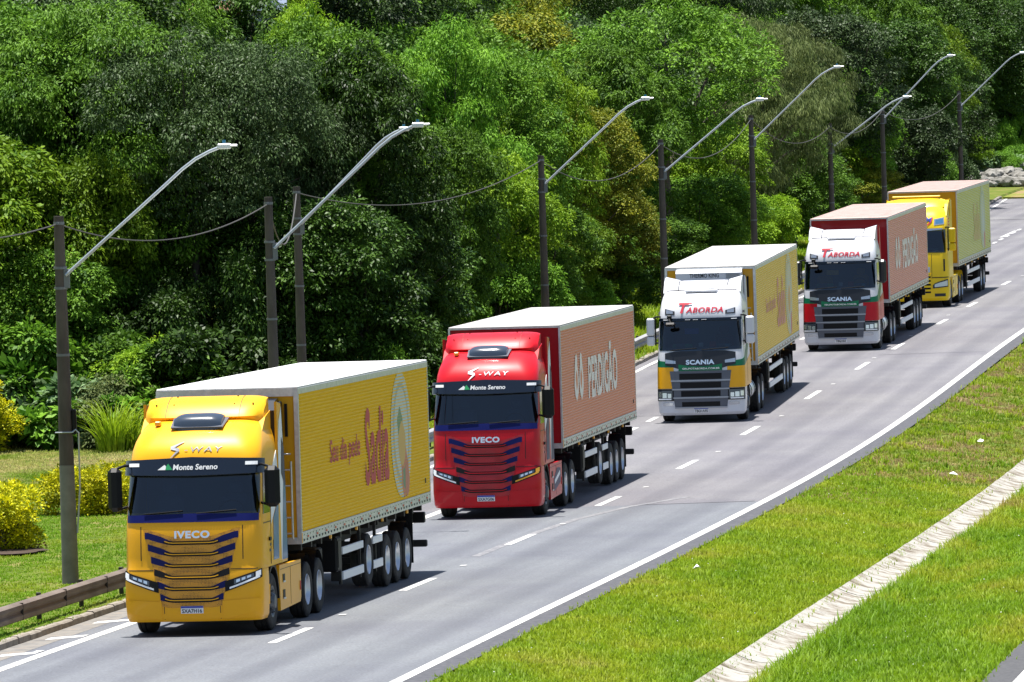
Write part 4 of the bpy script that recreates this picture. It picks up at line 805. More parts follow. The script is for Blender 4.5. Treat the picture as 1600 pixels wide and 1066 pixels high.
def sm(a, b, x): t = np.clip((np.asarray(x, float)-a)/(b-a), 0, 1); return t*t*(3-2*t)
def gprof(o, Y):
    """ground height above the road line at lateral offset o"""
    o = np.asarray(o, float); Y = np.asarray(Y, float); p = pave(Y)
    lawn = sm(216, 240, Y)                      # 0 = flat lawn, 1 = bank close to the road
    start = p-1.6-(1-lawn)*14.5
    rise = np.maximum(0, start-o)
    left = 0.14+np.minimum(rise*0.16, 2.2)+np.maximum(0, rise-40)*0.05
    right = -0.42*sm(4.5, 8.6, o)*(1-sm(9.2, 12.8, o))-0.03-0.22*((o > 8.32) & (o < 9.30))
    w = (o < p)
    z = np.where(w, left, np.where(o > 4.35, right, -0.06))
    z = np.where(w & (Y > 446) & (o > -60), np.minimum(z, 0.14+0.05*rise), z)
    return z
def gz(X, Y): return float(zr(Y)+gprof(X-xc(Y), Y))
Ys = np.concatenate([np.arange(60, 300, 2.0), np.arange(300, 480, 4.0), np.arange(480, 1000, 40.0), np.arange(1000, 4200, 400.0)])
def ground_sheet():
    base = np.array([-600, -300, -160, -100, -70, -50, -40, -34, -28, -25, -22, -20, -18, -16, -14, -13, -12, -11, -10])
    V = []; rows = len(Ys)
    for Y in Ys:
        p = float(pave(Y)); o = list(base+min(0, p+9.6)) + list(np.linspace(p-1.2, p-0.3, 3)) + [p-0.17, p-0.16, p+0.0, p+0.02, -2, 2, 4.3, 4.34, 4.36, 4.7, 5.5, 6.5, 7.5, 8.1, 8.30, 8.34, 8.9, 9.28, 9.32, 9.8, 10.5, 11.5, 12.5, 13.5, 15, 20, 30, 60, 120, 300, 600]
        o = sorted(o)
        for k in o: V.append((float(xc(Y))+k, Y, float(zr(Y))+float(gprof(k, Y))))
    n = len(o); Fc = [(i*n+j, i*n+j+1, (i+1)*n+j+1, (i+1)*n+j) for i in range(rows-1) for j in range(n-1)]
    g = noise_mat('grassy_soil', [(0.30, (0.05, 0.09, 0.010)), (0.5, (0.10, 0.135, 0.018)), (0.66, (0.18, 0.155, 0.055)), (0.8, (0.25, 0.19, 0.10))], 0.9, 10, 0.95, bump=0.6, bscale=12, spec=0.1)
    struct(mk('ground', V, Fc, g, smooth=0.8))
ground_sheet()
def strip(name, path, mat, dz=0.0, cols=2, kind=True):
    """path rows of (Y, offset_left, offset_right): a sheet lying on the road line"""
    V = []
    for Y, a, b in path:
        for k in range(cols): o = a+(b-a)*k/(cols-1); V.append((float(xc(Y))+o, Y, float(zr(Y))+dz))
    n = cols; Fc = [(i*n+j, i*n+j+1, (i+1)*n+j+1, (i+1)*n+j) for i in range(len(path)-1) for j in range(n-1)]
    o = mk(name, V, Fc, mat); return struct(o) if kind else o
# asphalt: pale worn surface, wheel tracks, colour change along the road
def asphalt():
    m = new_mat('asphalt', (0.1, 0.1, 0.11), 0.72, spec=0.35); L = m.node_tree.links; b = m.node_tree.nodes['Principled BSDF']
    tc = nd(m, 'ShaderNodeTexCoord'); mp = nd(m, 'ShaderNodeMapping'); mp.inputs['Rotation'].default_value = (0, 0, 0.137); L.new(tc.outputs['Object'], mp.inputs[0])
    st = nd(m, 'ShaderNodeMapping'); st.inputs['Scale'].default_value = (1.0, 0.03, 1.0); L.new(mp.outputs[0], st.inputs[0])
    n1 = nd(m, 'ShaderNodeTexNoise'); n1.inputs['Scale'].default_value = 1.3; n1.inputs['Detail'].default_value = 5; L.new(st.outputs[0], n1.inputs['Vector'])
    n2 = nd(m, 'ShaderNodeTexNoise'); n2.inputs['Scale'].default_value = 0.22; n2.inputs['Detail'].default_value = 8; L.new(tc.outputs['Object'], n2.inputs['Vector'])
    n3 = nd(m, 'ShaderNodeTexNoise'); n3.inputs['Scale'].default_value = 22; n3.inputs['Detail'].default_value = 3; L.new(tc.outputs['Object'], n3.inputs['Vector'])
    sp = nd(m, 'ShaderNodeSeparateXYZ'); L.new(tc.outputs['Object'], sp.inputs[0])
    mr = nd(m, 'ShaderNodeMapRange'); mr.inputs['From Min'].default_value = 179.9; mr.inputs['From Max'].default_value = 180.1; L.new(sp.outputs['Y'], mr.inputs['Value'])
    c0 = nd(m, 'ShaderNodeMix', data_type='RGBA'); c0.inputs[6].default_value = (0.138, 0.147, 0.164, 1); c0.inputs[7].default_value = (0.160, 0.157, 0.170, 1); L.new(mr.outputs[0], c0.inputs[0])
    c1 = nd(m, 'ShaderNodeMix', data_type='RGBA', blend_type='MULTIPLY'); c1.inputs[0].default_value = 1.0; L.new(c0.outputs[2], c1.inputs[6])
    r1 = nd(m, 'ShaderNodeValToRGB'); r1.color_ramp.elements[0].position = 0.32; r1.color_ramp.elements[0].color = (0.82, 0.82, 0.83, 1); r1.color_ramp.elements[1].position = 0.62; r1.color_ramp.elements[1].color = (1.05, 1.05, 1.04, 1); L.new(n1.outputs['Fac'], r1.inputs['Fac']); L.new(r1.outputs[0], c1.inputs[7])
    c2 = nd(m, 'ShaderNodeMix', data_type='RGBA', blend_type='MULTIPLY'); c2.inputs[0].default_value = 1.0; L.new(c1.outputs[2], c2.inputs[6])
    r2 = nd(m, 'ShaderNodeValToRGB'); r2.color_ramp.elements[0].position = 0.35; r2.color_ramp.elements[0].color = (0.88, 0.87, 0.90, 1); r2.color_ramp.elements[1].position = 0.68; r2.color_ramp.elements[1].color = (1.08, 1.08, 1.05, 1); L.new(n2.outputs['Fac'], r2.inputs['Fac']); L.new(r2.outputs[0], c2.inputs[7])
    c3 = nd(m, 'ShaderNodeMix', data_type='RGBA', blend_type='MULTIPLY'); c3.inputs[0].default_value = 1.0; L.new(c2.outputs[2], c3.inputs[6])
    r3 = nd(m, 'ShaderNodeValToRGB'); r3.color_ramp.elements[0].position = 0.36; r3.color_ramp.elements[0].color = (0.78, 0.78, 0.78, 1); r3.color_ramp.elements[1].position = 0.64; r3.color_ramp.elements[1].color = (1.12, 1.12, 1.12, 1); L.new(n3.outputs['Fac'], r3.inputs['Fac']); L.new(r3.outputs[0], c3.inputs[7])
    mo = nd(m, 'ShaderNodeMath', operation='MULTIPLY_ADD'); mo.inputs[1].default_value = -0.138; L.new(sp.outputs['Y'], mo.inputs[0]); L.new(sp.outputs['X'], mo.inputs[2])
    mc = nd(m, 'ShaderNodeMath', operation='MULTIPLY_ADD'); mc.inputs[1].default_value = 2*math.pi/1.8; mc.inputs[2].default_value = (4.34+0.138*134-0.9)*2*math.pi/1.8; L.new(mo.outputs[0], mc.inputs[0])
    cs = nd(m, 'ShaderNodeMath', operation='COSINE'); L.new(mc.outputs[0], cs.inputs[0])
    mm = nd(m, 'ShaderNodeMath', operation='MULTIPLY'); L.new(cs.outputs[0], mm.inputs[0]); L.new(n1.outputs['Fac'], mm.inputs[1])
    rr = nd(m, 'ShaderNodeValToRGB'); rr.color_ramp.elements[0].position = 0.05; rr.color_ramp.elements[0].color = (1.04, 1.04, 1.03, 1); rr.color_ramp.elements[1].position = 0.6; rr.color_ramp.elements[1].color = (0.80, 0.80, 0.82, 1); L.new(mm.outputs[0], rr.inputs['Fac'])
    c4 = nd(m, 'ShaderNodeMix', data_type='RGBA', blend_type='MULTIPLY'); c4.inputs[0].default_value = 1.0; L.new(c3.outputs[2], c4.inputs[6]); L.new(rr.outputs[0], c4.inputs[7])
    n5 = nd(m, 'ShaderNodeTexNoise'); n5.inputs['Scale'].default_value = 2.6; n5.inputs['Detail'].default_value = 9; n5.inputs['Roughness'].default_value = 0.7; L.new(tc.outputs['Object'], n5.inputs['Vector'])
    r5 = nd(m, 'ShaderNodeValToRGB'); r5.color_ramp.elements[0].position = 0.26; r5.color_ramp.elements[0].color = (0.62, 0.62, 0.64, 1); r5.color_ramp.elements[1].position = 0.40; r5.color_ramp.elements[1].color = (1, 1, 1, 1); L.new(n5.outputs['Fac'], r5.inputs['Fac'])
    c5 = nd(m, 'ShaderNodeMix', data_type='RGBA', blend_type='MULTIPLY'); c5.inputs[0].default_value = 1.0; L.new(c4.outputs[2], c5.inputs[6]); L.new(r5.outputs[0], c5.inputs[7])
    L.new(c5.outputs[2], b.inputs['Base Color'])
    bp = nd(m, 'ShaderNodeBump'); bp.inputs['Strength'].default_value = 0.5; bp.inputs['Distance'].default_value = 0.01; L.new(n3.outputs['Fac'], bp.inputs['Height']); L.new(bp.outputs[0], b.inputs['Normal'])
    return m
ASPH = asphalt()
RY = [float(y) for y in Ys if 60 <= y <= 446]
strip('road', [(Y, float(pave(Y)), 4.33) for Y in RY], ASPH, 0.0, 8)
# far bend to the right, and the other carriageway
V = []; Fc = []
for i, t in enumerate(np.linspace(0, 1.25, 26)):
    cx, cy = float(xc(400))+62, 400-8.5; a = math.pi-0.137-t
    for k, o in enumerate((-11.5, -6, 0, 4.33)):
        r = 62-o if True else 0; V.append((cx+r*math.cos(a), cy+r*math.sin(a), float(zr(min(460, cy+r*math.sin(a))))+0.012+0.004*0))
for i in range(25):
    for k in range(3): Fc.append((i*4+k, i*4+k+1, i*4+k+5, i*4+k+4))
struct(mk('road', V, Fc, ASPH))
strip('road', [(Y, 13.45, 24.0) for Y in RY], noise_mat('old_dark_asphalt', [(0.3, (0.05, 0.05, 0.055)), (0.7, (0.09, 0.09, 0.092))], 12, 6, 0.9), 0.012, 6)
def line_mat(name, c=(0.62, 0.62, 0.61), worn=(0.20, 0.20, 0.21), a=0.40, b=0.52):
    return noise_mat(name, [(a, worn), (b, c)], 7, 6, 0.6, spec=0.3)
PAINT = line_mat('road_marking_paint', (0.55, 0.55, 0.54), a=0.34, b=0.46); WORN = line_mat('worn_road_marking', (0.30, 0.30, 0.30), (0.15, 0.15, 0.16), 0.45, 0.70)
EDGE = noise_mat('edge_line_paint', [(0.34, (0.22, 0.22, 0.22)), (0.46, (0.55, 0.55, 0.53)), (0.7, (0.48, 0.47, 0.44))], 5, 8, 0.7)
strip('edge_line', [(Y, 3.65, 3.86) for Y in RY], EDGE, 0.005)
strip('edge_line', [(Y, 13.96, 14.14) for Y in RY], EDGE, 0.018)
strip('asphalt_shoulder', [(Y, 3.863, 4.33) for Y in RY], noise_mat('dark_asphalt_edge', [(0.35, (0.055, 0.057, 0.065)), (0.7, (0.10, 0.10, 0.11))], 8, 6, 0.9), 0.004)
strip('edge_line', [(Y, -3.88, -3.66) for Y in RY if Y <= 186], EDGE, 0.005)
strip('edge_line', [(Y, float(pave(Y))+0.30, float(pave(Y))+0.46) for Y in RY if Y >= 190], EDGE, 0.005)
def dash(name, y0, y1, oc, w, mat, dz=0.006):
    o = strip(name, [(y0, oc-w/2, oc+w/2), ((y0+y1)/2, oc-w/2, oc+w/2), (y1, oc-w/2, oc+w/2)], mat, dz); return o
for k, (y0, x0) in enumerate(((118.0, -6.55), (134.1, -4.34), (148.9, -2.26), (164.65, -0.23), (180.2, 1.88), (196.4, 4.13), (212.0, 6.25), (228.9, 8.67), (243.8, 10.85), (255.2, 12.57), (272.7, 15.04), (287.5, 17.0), (308.5, 19.65), (324.5, 21.9), (341, 24.2), (357, 26.4))):
    dash('lane_dash', y0, y0+4.05, x0-float(xc(y0)), 0.17, PAINT)
for k in range(40):
    y0 = 190.5+k*4.9
    if y0 < 385: dash('lane_dash', y0, y0+2.2, -3.72 if y0 < 300 else -3.72-0.9*(y0-300)/75, 0.16, PAINT)
dash('lane_dash', 371, 381, -4.75, 0.16, PAINT)
for y0 in (141.5, 157, 172.5, 188, 204, 220.5, 236, 250, 264, 280, 296, 318, 333):
    dash('road_stud', y0, y0+0.28, 0.02, 0.13, PAINT, 0.012)
for y0 in (133.6, 145.9): dash('road_stud', y0, y0+0.35, -4.12 if y0 > 140 else -4.0, 0.14, PAINT, 0.012)
# hatching on the closed shoulder
for a, b in ((132.6, 133.7), (136.9, 138.0), (141.3, 142.4), (128.2, 129.3)):
    V = [(float(xc(y))+o, y, float(zr(y))+0.007) for y, o in ((a, -4.52), (a+0.6, -4.52), (a+1.15, -3.95), (a+0.55, -3.95))]
    struct(mk('hatch_marking', V, [(0, 1, 2, 3)], line_mat('hatch_paint', (0.60, 0.60, 0.59), (0.2, 0.2, 0.2), 0.3, 0.4)))
strip('gutter', [(Y, float(pave(Y))+0.0, float(pave(Y))+0.55) for Y in RY if Y < 190], noise_mat('dusty_gutter', [(0.35, (0.13, 0.125, 0.12)), (0.55, (0.20, 0.19, 0.175)), (0.75, (0.22, 0.16, 0.11))], 3, 8, 0.95), 0.003)
# old curved marking and repair seams
V = []; P_ = [(160.5, -0.22), (166, -0.20), (170, -0.12), (174.5, 0.08), (179.3, 0.65), (183, 1.6)]
for y, o in P_: V += [(float(xc(y))+o-0.10, y, float(zr(y))+0.0035), (float(xc(y))+o+0.10, y, float(zr(y))+0.0035)]
struct(mk('faded_marking', V, [(2*i, 2*i+1, 2*i+3, 2*i+2) for i in range(len(P_)-1)], WORN))
SEAM = new_mat('tar_seam', (0.035, 0.035, 0.04), 0.5)
for y, a, b in ((179.98, 0.9, 3.55), (222.6, -7.0, -3.0), (252, 0, 3.5)):
    V = [(float(xc(y))+a, y, float(zr(y))+0.004), (float(xc(y))+b, y+0.15, float(zr(y))+0.004), (float(xc(y))+b, y+0.26, float(zr(y))+0.004), (float(xc(y))+a, y+0.09, float(zr(y))+0.004)]
    struct(mk('tar_seam', V, [(0, 1, 2, 3)], SEAM))
# kerb on the left, drain in the median
KERB = noise_mat('weathered_kerb', [(0.3, (0.16, 0.14, 0.115)), (0.55, (0.27, 0.245, 0.21)), (0.75, (0.20, 0.15, 0.11))], 2.4, 9, 0.9, bump=0.5)
V = []; Fc = []; i = 0
y = 100.0
while y < 446:
    L_ = 0.98; y2 = y+L_; jit = random.uniform(-0.012, 0.012); top = 0.13+random.uniform(-0.012, 0.012)
    for yy in (y, y2):
        for o, z in ((-0.16, -0.05), (-0.15, top), (-0.03, top), (0.0, top-0.03), (0.005, -0.03)): V.append((float(xc(yy)+pave(yy))+o+jit, yy, float(zr(yy))+z))
    Fc += [(i+k, i+k+1, i+5+k+1, i+5+k) for k in range(4)]+[(i, i+1, i+2, i+3, i+4), (i+9, i+8, i+7, i+6, i+5)]; i += 10; y = y2+0.02
struct(mk('kerb', V, Fc, KERB))
def drain():
    V = []; Fc = []; M_ = 7; y = 100.0; i = 0; m = noise_mat('stained_concrete', [(0.34, (0.09, 0.07, 0.045)), (0.44, (0.20, 0.175, 0.14)), (0.54, (0.33, 0.32, 0.29)), (0.7, (0.27, 0.255, 0.23))], 1.6, 12, 0.95, bump=0.25, stretch=(1, 1.1, 1), nrough=0.72)
    while y < 420:
        jit = random.uniform(-0.008, 0.008); y2 = y+random.uniform(0.95, 1.5); w = 0.54; dz = random.uniform(-0.003, 0.003)
        for yy in (y, y2):
            for k in range(M_):
                t = -1+2*k/(M_-1); V.append((float(xc(yy))+8.80+jit+t*w, yy, float(zr(yy))-0.46+dz+0.17*abs(t)**1.6-0.02))
        Fc += [(i+k, i+k+1, i+M_+k+1, i+M_+k) for k in range(M_-1)]; i += 2*M_; y = y2+0.008
    struct(mk('drain_channel', V, Fc, m, smooth=0.5))
drain()

# ------------------------------------------------------------------ grass
def grass(name, pts, hgt, mat, blades=7, wid=0.012, spread=0.07, kind='stuff', lean=0.45):
    """pts (n,3) tuft positions; each tuft several bent blades"""
    n = len(pts); N = n*blades; base = np.repeat(pts, blades, 0)+np.c_[rng.normal(0, spread, (N, 2)), np.zeros(N)]
    h = np.repeat(hgt, blades)*rng.uniform(0.5, 1.15, N); a = rng.uniform(0, 2*np.pi, N); d = np.c_[np.cos(a), np.sin(a)]; lean_ = rng.uniform(0.1, lean*2, N)*h
    s = np.c_[-d[:, 1], d[:, 0]]*wid*rng.uniform(0.6, 1.5, N)[:, None]
    v0 = np.c_[base[:, :2]-s, base[:, 2]-0.01]; v1 = np.c_[base[:, :2]+s, base[:, 2]-0.01]; mid = base[:, :2]+d*(lean_*0.35)[:, None]
    v2 = np.c_[mid+s*0.8, base[:, 2]+h*0.62]; v3 = np.c_[mid-s*0.8, base[:, 2]+h*0.62]; v4 = np.c_[base[:, :2]+d*lean_[:, None], base[:, 2]+h]
    V = np.stack([v0, v1, v2, v3, v4], 1).reshape(-1, 3); k = np.arange(N)[:, None]*5
    q = (k+np.array([0, 1, 2, 3])); t = (k+np.array([3, 2, 4]))
    me = bpy.data.meshes.new(name); me.vertices.add(len(V)); me.vertices.foreach_set('co', V.astype(np.float32).ravel())
    loops = np.concatenate([q, t], 1).ravel(); me.loops.add(len(loops)); me.loops.foreach_set('vertex_index', loops.astype(np.int32))
    ls = (np.arange(N)[:, None]*7+np.array([0, 4])).ravel(); me.polygons.add(2*N); me.polygons.foreach_set('loop_start', ls.astype(np.int32)); me.polygons.foreach_set('loop_total', np.tile([4, 3], N).astype(np.int32))
    me.update(); me.validate(); me.materials.append(mat)
    o = bpy.data.objects.new(name, me); COL.objects.link(o); o['kind'] = kind; return o
def grass_mat(name, cols, scale=0.35, trans=0.35):
    m = noise_mat(name, cols, scale, 6, 0.6, spec=0.25, stretch=(1, 0.45, 1)); N = m.node_tree.nodes; L = m.node_tree.links; b = N['Principled BSDF']; out = N['Material Output']
    src = b.inputs['Base Color'].links[0].from_socket
    n2 = nd(m, 'ShaderNodeTexNoise'); n2.inputs['Scale'].default_value = 9; g_ = nd(m, 'ShaderNodeNewGeometry'); L.new(g_.outputs['Position'], n2.inputs['Vector'])
    hs = nd(m, 'ShaderNodeHueSaturation'); mr = nd(m, 'ShaderNodeMapRange'); mr.inputs['From Min'].default_value = 0.3; mr.inputs['From Max'].default_value = 0.7; mr.inputs['To Min'].default_value = 0.6; mr.inputs['To Max'].default_value = 1.35
    L.new(n2.outputs['Fac'], mr.inputs['Value']); L.new(mr.outputs[0], hs.inputs['Value']); L.new(src, hs.inputs['Color']); L.new(hs.outputs[0], b.inputs['Base Color'])
    tr = nd(m, 'ShaderNodeBsdfTranslucent'); L.new(hs.outputs[0], tr.inputs['Color']); ms = nd(m, 'ShaderNodeMixShader'); ms.inputs[0].default_value = trans
    L.new(b.outputs[0], ms.inputs[1]); L.new(tr.outputs[0], ms.inputs[2]); L.new(ms.outputs[0], out.inputs['Surface']); return m
def scatter(n, y0, y1, ofn, bias=1.6):
    """positions with density falling with distance"""
    Y = y0+(y1-y0)*rng.random(n)**bias; a, b = ofn(Y); o = a+(b-a)*rng.random(n); X = xc(Y)+o; Z = zr(Y)+gprof(o, Y); return np.c_[X, Y, Z], o, Y
GREEN = grass_mat('median_grass', [(0.36, (0.165, 0.290, 0.010)), (0.48, (0.245, 0.355, 0.014)), (0.58, (0.315, 0.385, 0.020)), (0.70, (0.370, 0.340, 0.070))], 0.30)
DRY = grass_mat('dry_verge_grass', [(0.38, (0.150, 0.250, 0.012)), (0.46, (0.264, 0.310, 0.040)), (0.54, (0.370, 0.300, 0.100)), (0.62, (0.390, 0.280, 0.150))], 0.55)
BG = grass_mat('deep_slope_grass', [(0.36, (0.140, 0.270, 0.009)), (0.50, (0.215, 0.345, 0.013)), (0.60, (0.310, 0.360, 0.022)), (0.70, (0.370, 0.300, 0.080))], 0.25)
LAWN = grass_mat('left_lawn_grass', [(0.38, (0.120, 0.260, 0.010)), (0.5, (0.190, 0.340, 0.014)), (0.60, (0.290, 0.370, 0.024)), (0.70, (0.400, 0.340, 0.110))], 0.30)
p, o, Y = scatter(30000, 112, 190, lambda Y: (4.48, 8.38), 1.3); grass('median_grass', p, rng.uniform(0.06, 0.15, len(p)), GREEN)
p, o, Y = scatter(15000, 180, 330, lambda Y: (4.42, 8.38), 1.2); grass('median_grass', p, rng.uniform(0.04, 0.10, len(p)), DRY, 6, 0.016)
p, o, Y = scatter(5000, 185, 330, lambda Y: (4.42, 8.38), 1.0); k = np.abs(np.sin(Y*1.7)+np.sin(o*3.1+Y*0.7)) > 1.0; grass('weed_tufts', p[k], rng.uniform(0.10, 0.22, k.sum()), GREEN, 9, 0.016)
p, o, Y = scatter(34000, 112, 240, lambda Y: (9.32, 13.4), 1.3); grass('median_grass', p, rng.uniform(0.07, 0.17, len(p))*(1+1.1*(o < 9.9)), BG, 7, 0.013)
p, o, Y = scatter(42000, 128, 200, lambda Y: (pave(Y)-16, pave(Y)-0.18), 1.1); k = p[:, 0] > -0.0705*Y-0.5; grass('lawn_grass', p[k], rng.uniform(0.025, 0.06, k.sum()), LAWN, 7, 0.009)
p, o, Y = scatter(9000, 196, 216, lambda Y: (pave(Y)-16, pave(Y)-4), 1.0); grass('dry_lawn_grass', p, rng.uniform(0.03, 0.07, len(p)), grass_mat('parched_grass', [(0.40, (0.20, 0.30, 0.02)), (0.50, (0.42, 0.40, 0.12)), (0.60, (0.55, 0.46, 0.20))], 0.35), 6, 0.012)
p, o, Y = scatter(16000, 214, 420, lambda Y: (pave(Y)-6.5, pave(Y)-0.2), 1.1); grass('bank_grass', p, rng.uniform(0.08, 0.30, len(p)), GREEN, 7, 0.022, 0.12)
p, o, Y = scatter(7000, 446, 466, lambda Y: (pave(Y)-4, pave(Y)+12.0), 1.0); p[:, 2] = zr(Y)+0.02
pa, o, Y = scatter(2600, 112, 240, lambda Y: (8.25, 8.62), 1.2); grass('drain_edge_grass', pa, rng.uniform(0.05, 0.13, len(pa)), GREEN, 7, 0.012)
pa, o, Y = scatter(2600, 112, 240, lambda Y: (9.15, 9.6), 1.2); grass('drain_edge_grass', pa, rng.uniform(0.10, 0.26, len(pa)), BG, 8, 0.013)
pa, o, Y = scatter(500, 112, 240, lambda Y: (4.30, 4.55), 1.2); grass('road_edge_grass', pa, rng.uniform(0.05, 0.12, len(pa)), GREEN, 7, 0.012)
# white seed heads and yellow flowers
fl = MB(); 
for k in range(150):
    y = 118+75*random.random(); o = random.uniform(4.8, 13.2); 
    if 8.3 < o < 9.4: continue
    x = float(xc(y))+o; z = gz(x, y)+random.uniform(0.08, 0.17); r = random.uniform(0.006, 0.015)
    fl.add([(x-r, y, z), (x, y-r, z), (x+r, y, z), (x, y+r, z), (x, y, z+r), (x, y, z-r)], [(0, 1, 4), (1, 2, 4), (2, 3, 4), (3, 0, 4), (1, 0, 5), (2, 1, 5), (3, 2, 5), (0, 3, 5)])
fo = fl.obj('wildflowers', new_mat('seed_head', (0.75, 0.75, 0.68), 0.9)); fo['kind'] = 'stuff'
def litter(px, py, lab, s=0.1):
    P = unproj(px, py); m = MB(); n = 7; V = [(P[0]+s*math.cos(t)*random.uniform(0.7, 1.2), P[1]+s*math.sin(t)*random.uniform(0.7, 1.3), P[2]+random.uniform(0.05, 0.13)) for t in np.linspace(0, 2*math.pi, n, endpoint=False)]
    V.append((P[0], P[1], P[2]+0.16)); m.add(V, [(k, (k+1) % n, n) for k in range(n)]+[tuple(range(n))[::-1]]); o_ = m.obj('litter', MT['wtext']); tag(o_, lab, 'litter', 'litter lying in the median grass')
def unproj(px, py, dz=0.0):
    d = _fw+(px-800)/F_PX*_r+(533-py)/F_PX*_u; Y = 200.0; P = None
    for _ in range(40):
        o = (CAM_H*0); t = (float(zr(Y))+dz-CAM_H)/d.z; P = Vector((0, 0, CAM_H))+d*t; Y = Y*0.5+P.y*0.5
    return P
litter(1089, 894, 'larger white scrap of litter in the bright green median grass', 0.09)
litter(1490, 747, 'flat white scrap of litter beside the concrete drain', 0.12)
litter(1532, 695, 'small white scrap of litter on the dry upper verge', 0.09)

# ------------------------------------------------------------------ foliage
def leaf_mesh(name, clumps, n_leaf, L, Wd, seed, mat, droop=0.3, sprig=28, sp_r=0.34, flat=0.0, cull=0.72, low=-0.55):
    """clumps (k,6): centre xyz, radii xyz. Leaves gathered in sprigs over each clump's surface"""
    g = np.random.default_rng(seed); C = clumps[:, :3]; R = clumps[:, 3:6]; w = (R[:, 0]*R[:, 2]); w = w/w.sum(); ns = int(n_leaf/sprig*1.9)
    ci = g.choice(len(C), ns, p=w); d = g.normal(size=(ns, 3)); d /= np.linalg.norm(d, axis=1)[:, None]
    rad = 0.74+0.34*g.random(ns)**0.7-0.5*(g.random(ns) < 0.12)*g.random(ns)+0.38*(g.random(ns) < 0.10)*g.random(ns); P = C[ci]+d*R[ci]*rad[:, None]; keep = d[:, 2] > low*g.uniform(0.5, 1.6, ns)
    for k in range(len(C)):
        q = ((P-C[k])/R[k]); keep &= ~((np.einsum('ij,ij->i', q, q) < cull**2) & (ci != k))
    # gaps
    ph = np.sin(P[:, 0]*2.3+seed)+np.sin(P[:, 1]*2.1+seed*2)+np.sin(P[:, 2]*2.7); keep &= ph > -1.9
    P = P[keep]; d = d[keep]; ns = len(P)
    if ns > n_leaf//sprig: P = P[:n_leaf//sprig]; d = d[:n_leaf//sprig]; ns = len(P)
    N = ns*sprig; pi = np.repeat(np.arange(ns), sprig); tint = np.repeat(np.clip(g.normal(0.5, 0.28, ns), 0, 1), sprig)*0.75+0.25*g.random(N)
    off = g.normal(size=(N, 3)); off /= np.linalg.norm(off, axis=1)[:, None]; off[:, 2] = np.abs(off[:, 2])*0.75-0.22; fl_ = np.repeat(g.uniform(0.6, 1.35, ns), sprig); off *= (sp_r*fl_*(0.45+0.55*g.random(N)**0.5))[:, None]; off[:, 2] -= 0.5*(off[:, 0]**2+off[:, 1]**2)/sp_r
    B = P[pi]+off
    dirn = off/sp_r*1.3+d[pi]*0.4+g.normal(0, 0.35, (N, 3)); dirn[:, 2] -= droop; dirn /= np.linalg.norm(dirn, axis=1)[:, None]
    up = np.array([0, 0, 1.0])*(1.0+flat)+off/sp_r*0.8+d[pi]*0.3+g.normal(0, 0.38, (N, 3)); s = np.cross(dirn, up); s /= np.linalg.norm(s, axis=1)[:, None]+1e-9
    l = (L*g.uniform(0.65, 1.25, N))[:, None]; wd = Wd*l/L*0.5; mid = B+dirn*l*0.45; nrm = np.cross(s, dirn); tip = B+dirn*l-nrm*l*0.12
    V = np.stack([B, mid+s*wd+nrm*l*0.04, tip, mid-s*wd+nrm*l*0.04], 1).reshape(-1, 3)
    me = bpy.data.meshes.new(name); me.vertices.add(len(V)); me.vertices.foreach_set('co', V.astype(np.float32).ravel()); lo = np.arange(4*N, dtype=np.int32)
    me.loops.add(4*N); me.loops.foreach_set('vertex_index', lo); me.polygons.add(N); me.polygons.foreach_set('loop_start', lo[::4].copy()); me.polygons.foreach_set('loop_total', np.full(N, 4, np.int32))
    at = me.attributes.new('tint', 'FLOAT', 'POINT'); at.data.foreach_set('value', np.repeat(tint, 4).astype(np.float32))
    me.update(); me.materials.append(mat); return me
def crown_clumps(seed, R, z0, z1, n, r0=0.30, r1=0.5, top=0.75, wide=0.45):
    """uneven crown: clumps on the skin of an egg between two heights"""
    g = np.random.default_rng(seed); out = []; ga = math.pi*(3-math.sqrt(5)); H = (z1-z0)/2; zc = z0+H
    for i in range(n):
        t = 1-2*(i+0.5)/n; r = math.sqrt(max(0, 1-t*t)); a = i*ga+g.uniform(-0.5, 0.5); shape = 1.0 if t < wide else 1-(t-wide)*(1-top)
        rr = R*g.uniform(r0, r1)*g.choice([0.75, 1.0, 1.12])*(0.75 if abs(t) > 0.8 else 1); q = g.uniform(0.5, 1.12)
        out.append((R*r*q*shape*math.cos(a), R*r*q*shape*math.sin(a), zc+t*H*0.86+g.uniform(-.3, .3), rr, rr, rr*g.uniform(0.6, 0.85)))
    return np.array(out)
BARK = noise_mat('tree_bark', [(0.3, (0.05, 0.04, 0.03)), (0.6, (0.11, 0.095, 0.075)), (0.8, (0.16, 0.14, 0.12))], 5, 8, 0.9, bump=0.5, stretch=(1, 1, 0.25))
def limb_mesh(name, clumps, seed, base_r, fork, H, spread=0.5):
    g = np.random.default_rng(seed); mb = MB(); fx, fy = g.uniform(-0.3, 0.3, 2)
    trunk = [(0, 0, -0.3), (fx*0.3, fy*0.3, fork*0.5), (fx, fy, fork)]; mb.tube(trunk, [base_r*1.15, base_r*0.85, base_r*0.7], 9)
    top = (fx+g.uniform(-.4, .4), fy+g.uniform(-.4, .4), H*0.8); mb.tube([(fx, fy, fork), ((fx+top[0])/2+0.25, (fy+top[1])/2, (fork+top[2])/2), top], [base_r*0.68, base_r*0.42, base_r*0.12], 7)
    for c in clumps[g.permutation(len(clumps))[:10]]:
        st = Vector((fx, fy, fork+g.uniform(-0.3, 0.25)*fork*0.5)); en = Vector(c[:3]); md = st.lerp(en, 0.5)+Vector((g.uniform(-.25, .25), g.uniform(-.25, .25), 0.35)); mb.tube([st, md, en], [base_r*0.42, base_r*0.26, base_r*0.07], 6)
    o = mb.obj(name, BARK, None, 0.8); me = o.data; bpy.data.objects.remove(o); return me
